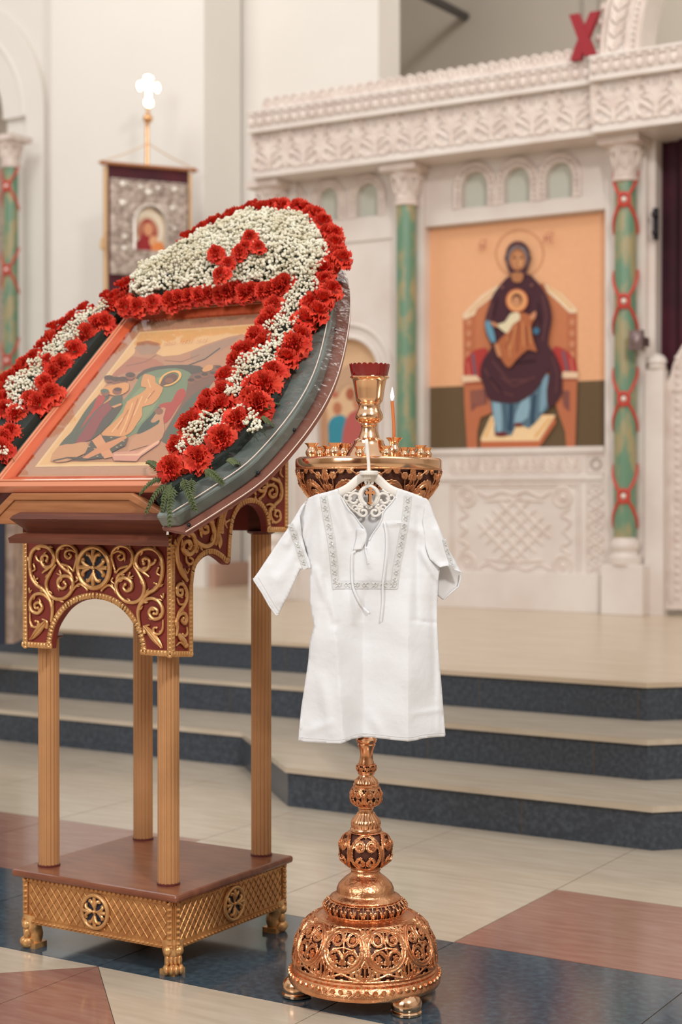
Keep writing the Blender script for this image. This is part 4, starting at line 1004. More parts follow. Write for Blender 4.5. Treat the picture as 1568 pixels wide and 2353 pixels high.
# returns along the right and left side
for (y, z) in prof: d = 2.755-y; vs.append((X1c+(d-.09)+.0, 3.2, z+.0))
for (y, z) in prof: d = 2.755-y; vs.append((X0c-(d-.09), 3.2, z))
fs = []
for i in range(n_-1): fs += [(i, i+1, n_+i+1, n_+i), (n_+i, n_+i+1, 2*n_+i+1, 2*n_+i), (3*n_+i, 3*n_+i+1, i+1, i)]
m.add(vs[:2*n_], [f for f in fs if max(f) < 2*n_]+[tuple(range(n_)), tuple(range(n_, 2*n_))[::-1]])
part('cornice', m, wood_d, lec, smooth=True, angle=30)
m = MB()   # upright lip board with cut corners
pts = [CP(100, 250, 2.70), CP(1040, 250, 2.70), CP(1422, 502, 2.70)]
zlo = .986; xr2 = pts[2].x; xl2 = 2*-2.342-xr2; xa, xb = pts[0].x, pts[1].x; ztp = pts[0].z
m.prism([(xl2, 2.70, zlo), (xl2, 2.70, zlo+.006), (xa, 2.70, ztp), (xb, 2.70, ztp), (xr2, 2.70, zlo+.006), (xr2, 2.70, zlo)], (0, .02, 0))
m.ring([(xl2, 2.70, zlo+.006), (xa, 2.70, ztp), (xb, 2.70, ztp), (xr2, 2.70, zlo+.006)], [(xl2+.03, 2.70, zlo+.006), (xa+.008, 2.70, ztp-.016), (xb-.008, 2.70, ztp-.016), (xr2-.03, 2.70, zlo+.006)], (0, -.005, 0))
part('ledge_board', m, wood_l, lec, smooth=False, bevel=.003)
m = MB(); m.prism([desk(-.275, -.075, -.055), desk(.275, -.075, -.055), desk(.275, .63, -.055), desk(-.275, .63, -.055)], SN*.018); part('desk_board', m, wood_d, lec, smooth=False)
m = MB()
for s in (-1, 1): m.prism([desk(s*.21, -.05, -.055), desk(s*.21, .60, -.055), Vector((-2.34+s*.21, 3.19, zt0(3.19))), Vector((-2.34+s*.21, 2.775, zt0(2.775)))], (-.016*s, 0, 0))
part('desk_cheek', m, wood_d, lec, smooth=False)

# ---- framed icon lying on the desk
fi = empty('framed_icon', desk(-.01, -.06, -.035), 'framed painted icon in a reddish wooden case lying on the sloping lectern', 'icon')
GU0, GU1, GV0, GV1 = -.19, .182, 0.0, .516
FU0, FU1, FV0, FV1 = -.262, .254, -.082, .60
def frame_ring(mb, u0, v0, u1, v1, wd, h0, h1, h2, mi=0):
    o_ = [(u0, v0), (u1, v0), (u1, v1), (u0, v1)]; i_ = [(u0+wd, v0+wd), (u1-wd, v0+wd), (u1-wd, v1-wd), (u0+wd, v1-wd)]
    vs = [desk(u, v, h0) for u, v in o_]+[desk(u, v, h1) for u, v in o_]+[desk(u, v, h2) for u, v in i_]+[desk(u, v, h0) for u, v in i_]
    fs = []
    for k in range(4):
        l = (k+1) % 4
        for r_ in range(3): fs.append((r_*4+k, r_*4+l, (r_+1)*4+l, (r_+1)*4+k))
    mb.add(vs, fs, mi)
m = MB(); m.prism([desk(FU0, FV0, -.037), desk(FU1, FV0, -.037), desk(FU1, FV1, -.037), desk(FU0, FV1, -.037)], SN*.03); part('case_back', m, frame_dark, fi, smooth=False)
m = MB(); frame_ring(m, FU0, FV0, FU1, FV1, .010, -.01, .010, .015); frame_ring(m, FU0+.0105, FV0+.0105, FU1-.0105, FV1-.0105, .006, -.01, .018, .017); frame_ring(m, FU0+.017, FV0+.017, FU1-.017, FV1-.017, .005, -.01, .014, .013)
part('outer_moulding', m, frame_pale, fi, smooth=False, bevel=.001)
m = MB(); frame_ring(m, FU0+.022, FV0+.022, FU1-.022, FV1-.022, .020, -.006, .012, .002); part('inner_slope', m, frame_red, fi, smooth=False)
m = MB(); m.prism([desk(FU0+.03, FV0+.03, -.007), desk(FU1-.03, FV0+.03, -.007), desk(FU1-.03, FV1-.03, -.007), desk(FU0+.03, FV1-.03, -.007)], SN*.003); part('mount', m, mat_board, fi, smooth=False)
m = MB(); m.prism([desk(FU0+.045, FV0+.045, .0035), desk(FU1-.045, FV0+.045, .0035), desk(FU1-.045, FV1-.045, .0035), desk(FU0+.045, FV1-.045, .0035)], SN*.0015); part('glass_pane', m, glass, fi, smooth=False)
def Pm(x, y, k): u, v = on_desk(60+x/3.136, 720+y/3.136, -.003); return desk(u, v, -.003+k)
P = Paint(Pm, .00006)
edge_g = (244, 206, 160)
G = lambda u, v: (u, v)
class PD(Paint): pass
PB = Paint(lambda u, v, k: desk(u, v, -.0035+k), .0001)
PB.add([(GU0, GV0), (GU1, GV0), (GU1, GV1), (GU0, GV1)], edge_g); PB.add([(GU0+.008, GV0+.008), (GU1-.008, GV0+.008), (GU1-.008, GV1-.008), (GU0+.008, GV1-.008)], (240, 192, 138))
PB.build('gold_ground', fi, up=SN)
rock = (196, 142, 112); rock2 = (176, 138, 118); teal = (122, 140, 112); dkk = (88, 80, 74); flesh = (150, 96, 78); hal = (238, 178, 112); orange = (226, 158, 104); rd = (186, 66, 58); dgreen = (94, 98, 86)
P.add([(200,1070),(240,960),(300,900),(640,420),(780,290),(800,210),(880,195),(960,215),(970,250),(935,290),(985,310),(1100,300),(1190,270),(1290,225),(1460,170),(1560,150),(1620,175),(1440,420),(1380,520),(980,1070)], rock)
P.add([(640,420),(760,310),(930,330),(1000,370),(930,400),(830,420),(720,430),(600,470)], (188,120,98)); P.add([(780,250),(830,210),(940,215),(965,245),(930,290),(830,300)], rock2)
P.add([(1190,280),(1300,235),(1400,200),(1540,165),(1470,230),(1380,280),(1250,350),(1180,330)], rock2); P.line([(1170,375),(1290,330),(1400,250)], 9, (90,74,72)); P.line([(1000,340),(1120,350),(1250,300)], 6, (160,108,90)); P.line([(720,380),(860,350),(940,300)], 6, (160,108,90))
# cave darkness, mandorla
P.add([(790,470),(850,410),(960,380),(1120,372),(1250,380),(1300,420),(1290,460),(1200,480),(900,480)], dkk, 2)
P.add([(540,870),(640,700),(760,560),(820,460),(900,420),(1020,398),(1130,405),(1200,450),(1190,540),(1120,640),(1020,720),(900,820),(780,870),(700,900)], teal, 2)
P.add([(610,800),(700,680),(800,560),(900,480),(1000,470),(960,620),(860,760),(740,840)], (140,156,122), 2)
# right group
P.add([(1170,480),(1200,440),(1290,420),(1330,380),(1400,375),(1410,410),(1370,470),(1320,530),(1220,640),(1130,760),(1060,840),(1000,900),(960,930),(1020,820),(1090,700),(1150,590)], (132,90,76), 2)
P.add([(1190,600),(1290,530),(1330,520),(1240,660),(1140,790),(1050,920),(980,925),(1040,800),(1110,700)], dgreen, 2); P.add([(1090,560),(1140,545),(1150,600),(1090,680),(1040,760),(990,800),(990,720),(1050,640)], rd, 2); P.add([(960,660),(1060,640),(1040,700),(980,700)], rd, 2)
P.add([(1120,800),(1180,740),(1220,690),(1100,860),(1040,930),(1000,930)], (92,100,78), 2)
for a, b in ((1190,490),(1240,470),(1290,450),(1350,440),(1390,400)): P.ell(a, b, 26, 20, flesh); P.ell(a, b-8, 24, 12, (86,62,54))
P.add([(1270,410),(1310,375),(1350,380),(1340,410),(1290,425)], orange, 2)
P.add([(880,780),(960,690),(1010,690),(990,760),(1000,850),(960,930),(860,960),(760,990),(730,1000),(770,900),(830,860)], (206,150,118), 2)
P.add([(800,870),(840,800),(900,740),(950,680),(965,690),(900,780),(930,790),(960,770),(955,800),(850,860)], (70,86,78), 2); P.ell(960, 710, 30, 24, flesh)
# central figure
P.add([(545,870),(620,800),(700,720),(730,640),(830,580),(870,540),(830,530),(840,470),(860,440),(930,460),(935,500),(960,520),(990,540),(960,610),(910,660),(840,680),(840,740),(800,800),(760,860),(700,890),(600,900)], orange, 2)
for pts in ([(700,760),(620,860)], [(770,650),(720,800),(680,880)], [(840,600),(780,740)], [(900,580),(860,650)], [(880,480),(900,540)]): P.line(pts, 7, (246,198,144))
for pts in ([(740,700),(660,840)], [(810,620),(760,760),(720,860)], [(930,560),(880,620)]): P.line(pts, 6, (190,112,76))
P.ringe(1042, 474, 88, 50, 18, hal) if False else None
for t in range(28):
    a, b_ = 2*PI*t/28, 2*PI*(t+1)/28
    def EL(q, s): x, y = 88*s*math.cos(q), 48*s*math.sin(q); return (1042+x*math.cos(-.45)-y*math.sin(-.45), 474+x*math.sin(-.45)+y*math.cos(-.45))
    if t: P.k -= 1
    P.add([EL(a, 1), EL(b_, 1), EL(b_, .76), EL(a, .76)], (246, 184, 108))
P.add([(975,500),(1000,470),(1050,440),(1090,450),(1090,480),(1040,505),(990,530),(970,525)], (112,74,62), 2); P.ell(1035, 490, 30, 20, (146,92,70))
# left group
P.add([(240,960),(330,860),(420,720),(500,620),(560,580),(600,600),(560,680),(480,760),(420,860),(370,950)], dgreen, 2)
P.add([(395,840),(440,760),(490,680),(520,600),(570,600),(560,650),(490,720),(430,800)], rd, 2); P.add([(355,945),(430,830),(520,700),(600,640),(640,670),(560,760),(480,900),(440,925)], (150,72,76), 2)
P.add([(450,925),(500,880),(560,760),(640,680),(700,660),(640,760),(560,850),(500,900)], dkk, 2); P.add([(600,640),(630,610),(690,590),(690,650),(620,680)], dgreen, 2)
for a, b in ((600,480),(650,490),(700,490),(755,460)): P.ell(a, b, 32, 26, flesh); P.ell(a, b-10, 34, 18, (90,64,56))
P.add([(530,590),(570,540),(640,520),(720,505),(745,520),(740,560),(700,590),(640,600),(600,590),(560,600)], (232,162,104), 2); P.ell(575, 580, 32, 24, flesh); P.ell(660, 570, 34, 26, flesh); P.ell(570, 566, 30, 14, (96,110,98)); P.ell(666, 556, 30, 14, (90,60,54))
P.add([(570,650),(620,610),(615,630),(560,665)], orange); P.add([(620,680),(690,655),(695,668),(640,690)], orange)
# ground, broken gates
P.add([(180,1070),(240,965),(340,950),(440,935),(450,1000),(380,1040),(300,1075)], (214,156,116), 2)
P.add([(300,1060),(420,1040),(470,930),(560,890),(740,900),(720,960),(640,1000),(560,1050),(420,1065)], dkk)
P.add([(480,925),(540,880),(640,1040),(570,1055)], (226,158,116)); P.add([(410,1050),(560,950),(720,890),(735,905),(600,990),(450,1055)], (222,150,108))
P.add([(620,1030),(640,1010),(820,1000),(970,915),(960,950),(830,1040),(800,1075),(640,1070)], (220,156,140)); P.add([(640,1025),(810,1020),(960,925),(970,935),(820,1035),(640,1035)], (240,190,160))
for a, b in ((460,970),(500,985),(620,905),(690,960),(660,975),(710,930),(520,1040),(560,1035)): P.ell(a, b, 9, 4, (196,170,140), 8)
P.line([(200,1072),(300,1050),(410,1050)], 8, dkk)
# lettering along the top
for k, x in enumerate((1005, 1022, 1040, 1058, 1078, 1120, 1140, 1165, 1185, 1205, 1245, 1262, 1290, 1310)):
    y = 232-(x-1005)*.08; P.line([(x-4, y+5), (x+5, y-12)], 3.2, (216,136,96))
    if k % 2: P.line([(x+5, y-12), (x+12, y-8)], 3, (216,136,96))
    else: P.line([(x, y-3), (x+10, y-4)], 3, (216,136,96))
P.build('painted_scene', fi, up=SN)
# ================================================================== FLOWER WREATH
wr = empty('flower_wreath', desk(.3, -.15, -.04), 'arched wreath of red carnations and white gypsophila around the icon on the lectern', 'flower arrangement')
half = [(.342, -.19), (.40, -.115), (.455, -.03), (.482, .08), (.490, .20), (.475, .32), (.435, .46), (.390, .58), (.335, .69), (.25, .80), (.14, .89), (0, .93)]
outer = cat_rom([(u, v, 0) for u, v in half]+[(-u, v, 0) for u, v in half[-2::-1]], 4)
def shape_ring(ins, bot=-.19):
    c = Vector((0, .3, 0)); o_ = []
    N_ = len(outer)
    for i, p in enumerate(outer):
        t = (outer[min(i+1, N_-1)]-outer[max(i-1, 0)]).normalized(); nrm = Vector((-t.y, t.x, 0)); q = p+nrm*ins; o_.append(q)
    return o_
inner = []
N_ = len(outer)
for i in range(N_):     # inner opening of the arch: sides at +-.27, top at v=.62
    f = i/(N_-1)
    L1 = .80; path = [(.27, -.175), (.27, .62), (-.27, .62), (-.27, -.175)]
    d = f*(.795+.54+.795)
    if d < .795: inner.append(Vector((.27, -.175+d, 0)))
    elif d < 1.335: inner.append(Vector((.27-(d-.795), .62, 0)))
    else: inner.append(Vector((-.27, .62-(d-1.335), 0)))
m = MB(); ou = shape_ring(.0)
m.ring([desk(p.x, p.y, -.034) for p in ou], [desk(p.x, p.y, -.034) for p in inner], SN*.008); part('backing_board', m, ply, wr, smooth=False)
m = MB(); ou = shape_ring(.030); ou[0].y = max(ou[0].y, -.185); ou[-1].y = ou[0].y
m.ring([desk(p.x, p.y, -.026) for p in ou], [desk(p.x, p.y, -.026) for p in inner], SN*.034)
part('foam_base', m, foam, wr, smooth=False, bevel=.006)
m = MB(); ofi = shape_ring(-.004); ofo = shape_ring(.10)
vs = []
rings = [(shape_ring(-.004), -.020), (shape_ring(.004), -.012), (shape_ring(.045), .012), (shape_ring(.09), .024), (shape_ring(.12), .034)]
rnd = random.Random(5)
for rg, h in rings: vs += [desk(p.x, p.y, h+rnd.uniform(-.004, .004)) for p in rg]
m.add(vs, [(r_*N_+i, r_*N_+i+1, (r_+1)*N_+i+1, (r_+1)*N_+i) for r_ in range(len(rings)-1) for i in range(N_-1)])
part('film_wrap', m, film, wr, 'clear glossy film over the edge')
m = MB(); rg = shape_ring(.036); m.tube([desk(p.x, p.y, .013) for p in rg[:N_//2+6]], .0013, 5); rg = shape_ring(-.004); m.tube([desk(p.x, p.y, -.02) for p in rg], .0012, 5); part('film_edge', m, mat('film_edge', (232, 214, 200), .3), wr)
m = MB()
for px, py in ((435, 1208), (595, 1088), (677, 990), (771, 758)):
    m = MB(); u, v = on_desk(px, py, -.02); p = desk(u, v, -.018); m.ball(p, (.0045, .0045, .0045), 10, 6); part('fixing_tack', m, button, wr)

def carnation(seed, R0=.033):
    rn = random.Random(seed); vs = []; fs = []
    for L_, (cnt, tilt, rad, z0) in enumerate(((9, .16, 1.0, 0), (9, .42, .95, .004), (8, .75, .82, .008), (7, 1.05, .66, .011), (6, 1.3, .5, .013), (4, 1.48, .36, .014))):
        for k in range(cnt):
            a = 2*PI*(k+rn.uniform(-.25, .25))/cnt+L_*.4; rr = R0*rad*rn.uniform(.88, 1.1); tl = tilt+rn.uniform(-.12, .12); wd = 2*PI/cnt*1.2
            nr, nw = 4, 7; b = len(vs); ph = rn.uniform(0, 6)
            for i in range(nr+1):
                t = .12+.88*i/nr
                for j in range(nw+1):
                    s = j/nw-.5; q = a+s*wd*(1.15 if L_ < 3 else 1.5)
                    edge = (1 if j % 2 else -1)*t*t
                    r_ = rr*t*(1-.12*(2*s)**2*t)*(1+.06*edge*(i == nr))
                    up = math.sin(tl)*r_; ho = math.cos(tl)*r_
                    ruf = .12*rr*t*t*math.sin(j*1.9+ph+i)+.10*rr*edge*t
                    curl = -.22*rr*t**3 if L_ < 2 else .05*rr*t*t
                    vs.append((math.cos(q)*(ho-ruf*math.sin(tl)), math.sin(q)*(ho-ruf*math.sin(tl)), z0+up+ruf*math.cos(tl)+curl))
            for i in range(nr):
                for j in range(nw): fs.append((b+i*(nw+1)+j, b+i*(nw+1)+j+1, b+(i+1)*(nw+1)+j+1, b+(i+1)*(nw+1)+j))
    m = MB(); m.add(vs, fs, 0); m.lathe([(.003, -.03), (.0065, -.026), (.0085, -.012), (.007, 0), (.009, .004)], n=8, mi=1)
    me = bpy.data.meshes.new('carnation'); me.from_pydata(m.v, [], m.f); me.materials.append(petal); me.materials.append(calyx); me.polygons.foreach_set('material_index', m.m)
    me.polygons.foreach_set('use_smooth', [True]*len(me.polygons)); me.update(); return me
CM = [carnation(s) for s in (1, 2, 3, 4, 5)]
fl_ = []
def c2(l, dx, dy, sc): return [(dx+x/sc, dy+y/sc) for x, y in l]
top_out = c2([(40,380),(120,335),(205,290),(300,245),(395,210),(470,180),(555,150),(630,130),(700,112),(775,100),(850,96),(905,105),(970,95),(1040,105),(1100,112),(1150,165),(1215,175),(1260,240),(1290,310),(1355,330),(1370,430),(1390,520),(1430,560),(1310,610),(1260,650),(1290,760),(1330,840),(1250,930),(1170,960),(1210,1040),(1110,1110),(1050,1250),(1080,1310),(960,1400),(930,1460)], 420, 450, 3.92)
heart = c2([(600,360),(300,500),(515,490),(690,450),(410,600),(320,690),(560,440),(250,520)], 420, 450, 3.92)
top_in = [(283, 702), (318, 700), (352, 696)]+c2([(-120,950),(-30,930),(60,900),(150,890),(230,880),(320,880),(400,860),(480,850),(540,865),(620,850),(720,845),(800,835),(860,815),(930,790),(985,765)], 420, 450, 3.92)
r_in_ = c2([(830,990),(800,1080),(740,1150),(665,1260),(740,1310),(590,1360),(520,1400),(460,1480)], 420, 450, 3.92)+c2([(1080,70),(960,100),(880,150),(820,240),(740,340),(700,480),(560,560),(550,650),(720,600),(420,750),(370,800),(280,1000)], 340, 780, 4.126)
r_out_ = c2([(1400,40),(1345,170),(1190,310),(1110,430),(980,570),(1040,620),(840,760),(700,940),(470,1130),(225,1230),(1010,440)], 340, 780, 4.126)
left_in = c2([(1110,500),(1170,470),(960,615),(830,800),(690,960),(620,1050),(520,1180),(480,1250),(560,1290),(330,1350),(440,1420),(180,1520),(60,1480),(100,1720),(40,1800),(20,1920)], 0, 640, 4.9)
left_mid = c2([(540,900),(480,890)], 0, 640, 4.9)
left_out = c2([(1370,90),(1440,50),(1200,200),(1280,190),(1300,270),(1400,240),(1500,280),(1230,310),(950,340),(830,430),(720,500),(620,570),(560,690),(480,760),(390,870),(290,960),(230,1030),(120,1110),(50,1170),(10,1260),(30,1340)], 0, 640, 4.9)
rnd = random.Random(11)
def put(lst, h, tilt_u, tilt_v, s=1.0, jit=3):
    for px, py in lst: fl_.append((px+rnd.uniform(-jit, jit), py+rnd.uniform(-jit, jit), h, tilt_u, tilt_v, s))
put(top_out, .045, .5, .55, .95); put(heart, .118, 0, -.1, .70); put(top_in, .055, -.1, -.5, .9); put(r_in_, .045, -.45, -.1, .95); put(r_out_, .045, .5, -.3, 1.12, 1); put(left_in, .040, .3, -.1, 1.0); put(left_mid, .06, 0, 0, .6); put(left_out, .035, -.5, .3, .85)
proto = None; nfl = 0
keep_ = []
for f in fl_:
    if any((f[0]-g[0])**2+(f[1]-g[1])**2 < 15**2 for g in keep_): continue
    keep_.append(f)
print('carnations', len(keep_))
for (px, py, h, tu, tv, s) in keep_[:]:
    u, v = on_desk(px, py, h)
    tuu = tu*(1 if u > 0 else -1) if abs(v) > .6 and tu == .5 else tu
    nrm = (SN+Vector((tuu+rnd.uniform(-.25, .25), 0, 0))+SV*(tv+rnd.uniform(-.25, .25))-FW*.25).normalized()
    me = rnd.choice(CM); o = bpy.data.objects.new('carnation', me); COL.objects.link(o)
    q = nrm.to_track_quat('Z', 'Y') @ Matrix.Rotation(rnd.uniform(0, 6.28), 4, 'Z').to_quaternion()
    o.rotation_mode = 'QUATERNION'; o.rotation_quaternion = q; sc_ = s*1.02*rnd.uniform(.92, 1.1); o.scale = (sc_, sc_, sc_)
    o.location = desk(u, v, h)-nrm*.012-wr.location; o.parent = wr
# gypsophila
def inpoly(p, poly):
    x, y = p; c = False; j = len(poly)-1
    for i in range(len(poly)):
        xi, yi = poly[i]; xj, yj = poly[j]
        if (yi > y) != (yj > y) and x < (xj-xi)*(y-yi)/(yj-yi)+xi: c = not c
        j = i
    return c
def gyps(name, polys, h0, dome, cell, r0, r1, seed, label=None):
    rn = random.Random(seed); m = MB(); st = MB(); cnt = 0
    for poly in polys:
        pu = [on_desk(px, py, h0) for px, py in poly]; us = [p[0] for p in pu]; vs_ = [p[1] for p in pu]
        cu_, cv = sum(us)/len(us), sum(vs_)/len(vs_)
        u = min(us)
        while u < max(us):
            v = min(vs_)
            while v < max(vs_):
                a, b = u+rn.uniform(-cell, cell)*.6, v+rn.uniform(-cell, cell)*.6
                if inpoly((a, b), pu) and rn.random() < .93:
                    dd = min(1, min(math.hypot(a-x, b-y) for x, y in pu)/.09)
                    clump = .5+.5*math.sin(a*95+math.sin(b*70)*2)*math.sin(b*88+1.3*math.sin(a*60))
                    h = h0-.012+dome*dd+clump*.014+rn.uniform(-.005, .005); r = rn.uniform(r0, r1)
                    p = desk(a, b, h); e = [Vector((rn.gauss(0, 1), rn.gauss(0, 1), rn.gauss(0, 1))).normalized()]; t1 = e[0].orthogonal().normalized()
                    m.ball(p, (r, r*rn.uniform(.75, 1), r*rn.uniform(.7, 1)), 6, 4, ax=(e[0], t1, e[0].cross(t1))); cnt += 1
                    if cnt % 3 == 0: st.tube([p-SN*.002, desk(a+rn.uniform(-.01, .01), b+rn.uniform(-.01, .01), h-.03)], .0007, 3)
                v += cell
            u += cell
    print(name, cnt)
    o = part(name, m, gyp, wr, label, recalc=False); o['kind'] = 'stuff'
    o = part('flower_stalk', st, gyp_g, wr, smooth=False, recalc=False); o['kind'] = 'stuff'
PT = c2([(60,400),(250,290),(420,210),(580,135),(700,140),(790,120),(900,150),(1050,150),(1120,190),(1200,260),(1230,340),(1270,400),(1310,490),(1270,600),(1200,680),(1160,720),(1010,740),(900,760),(760,780),(560,800),(420,810),(300,830),(180,860),(-60,830),(-360,930),(-480,850),(-440,720),(-260,570),(-100,480)], 420, 450, 3.92)
gyps('baby_breath', [PT], .062, .045, .0072, .0036, .0056, 1)
gyps('baby_breath', [PT], .053, .045, .0085, .0042, .0056, 21)
# ground cover under the blooms, so no gap shows the board
PR = [c2([(1180,690),(1000,760),(900,900),(860,1050),(720,1170),(760,1270),(860,1380),(950,1290),(1030,1180),(1060,1000),(1130,880),(1240,820)], 420, 450, 3.92),
      c2([(1130,0),(1000,90),(860,170),(790,280),(720,400),(740,480),(700,520),(800,540),(900,490),(1000,410),(1060,280),(1200,220),(1230,120),(1270,0)], 340, 780, 4.126),
      c2([(860,600),(780,640),(620,660),(470,720),(360,820),(310,940),(260,1020),(310,1090),(390,1060),(520,990),(560,880),(720,820),(760,740),(900,680),(930,620)], 340, 780, 4.126),
      c2([(980,640),(900,800),(960,880),(1080,830),(1060,760),(1040,670)], 340, 780, 4.126)]
gyps('baby_breath', PR, .057, .012, .0068, .0026, .0046, 2)
PL = [c2([(1130,230),(1080,290),(980,330),(880,400),(780,470),(720,550),(620,640),(480,740),(440,850),(330,890),(300,1000),(150,1080),(60,1150),(50,1220),(90,1340),(60,1420),(120,1480),(240,1470),(280,1350),(380,1230),(420,1140),(500,1030),(520,960),(640,900),(720,880),(760,760),(880,640),(980,540),(1050,440),(1160,330),(1220,260)], 0, 640, 4.9), c2([(0,1880),(100,1880),(60,1960),(0,1980)], 0, 640, 4.9)]
gyps('baby_breath', PL, .052, .012, .0068, .0028, .0048, 3)
# dark greenery mat beneath
m = MB(); gi = shape_ring(.092); gi2 = [Vector((p.x*.98, p.y, 0)) for p in inner]
m.ring([desk(p.x, max(p.y, -.15), .008) for p in gi], [desk(p.x, max(p.y, -.15), .008) for p in inner], SN*.022); 
part('moss_layer', m, foam_d, wr, smooth=False)
# thuja sprigs
def sprig(px, py, dpx, dpy, h, n_=11, L0=.017):
    m = MB(); u, v = on_desk(px, py, h); u2, v2 = on_desk(px+dpx, py+dpy, h*.3); a, b = desk(u, v, h), desk(u2, v2, h*.3); d = b-a
    e = d.cross(SN).normalized(); P_ = [a+d*t/n_+SN*.008*math.sin(PI*t/n_) for t in range(n_+1)]; m.tube(P_, [.0016*(1-.6*t/n_) for t in range(n_+1)], 5)
    dn = d.normalized()
    for t in range(1, n_+1):
        for s in (-1, 1):
            l = L0*(1-.6*t/n_)*rnd.uniform(.7, 1.1); q = P_[t]; tip = q+(e*s*.75+dn*.8)*l; md = (q+tip)/2+SN*.003
            m.tube([q, md, tip], [.0014, .0022, .0005], 5)
            for k in range(1, 4):
                c = q+(tip-q)*k/4
                for s2 in (-1, 1): m.tube([c, c+(dn*.8+e*(s*.2+s2*.9))*l*.28, ], [.0016, .0005], 4)
    m.tube([P_[-1], P_[-1]+dn*L0*.6], [.0014, .0004], 5)
    part('thuja_sprig', m, leaf_m, wr)
for a in ((380, 1095, -55, 40, .04), (395, 1110, -20, 62, .035), (375, 1085, -35, -22, .045), (420, 1100, 30, 70, .04), (470, 1080, 40, 30, .035), (440, 1100, 5, 66, .03), (600, 945, 38, -14, .04), (600, 960, 26, 18, .04), (400, 1120, -8, 85, .03), (520, 1060, 30, 8, .03), (385, 1110, -45, 64, .03)):
    sprig(*a)

# ================================================================== CANDLE STAND
AXP = Vector(on_z(838, 2289, 0)); AX = (AXP.x, AXP.y, 0); DA = (AXP-C0).dot(FW)
KZ = DA/FPX
def ZZ(py): return on_y_axis(py)
def on_y_axis(py): r = ray(838, py); t = DA/ (r.dot(FW)); return (C0+r*t).z
cs = empty('candle_stand', AX, 'tall polished copper church candle stand with openwork dome base and bowl', 'candlestick')
def prf(l): return [(hw*KZ, on_y_axis(py)) for hw, py in l]
LB = []                                    # every lathe part listed bottom to top
m = MB(); base = prf([(60, 2248), (160, 2252), (172, 2251), (175, 2246), (175, 2240), (172, 2234), (170, 2226), (166, 2222), (168, 2216), (164, 2212)]); 
m.lathe(base, AX, 96); 
for k in range(56):
    a = 2*PI*k/56; rr = 172.5*KZ; c = Vector((AX[0]+rr*math.cos(a), AX[1]+rr*math.sin(a), on_y_axis(2230))); m.ball(c, (.006, .006, .0045), 6, 4, ax=(Vector((-math.sin(a), math.cos(a), 0)), Vector((0, 0, 1)), Vector((math.cos(a), math.sin(a), 0))))
part('base_rim', m, copper_r, cs)
footp = [on_z(925, 2326, 0), on_z(682, 2290, 0)]
ang = [math.atan2(p.y-AX[1], p.x-AX[0]) for p in footp]; ang.append(ang[0]+(2*PI-(ang[0]-ang[1]) % (2*PI))/2 if False else math.radians(62))
for a in ang:
    fx, fy = AX[0]+.142*math.cos(a), AX[1]+.142*math.sin(a); m = MB()
    m.lathe([(.028, 0), (.031, .002), (.032, .007), (.029, .010), (.031, .013), (.032, .024), (.027, .036), (.016, .043), (.0, .045)], (fx, fy, 0), 28); part('ball_foot', m, brass, cs)

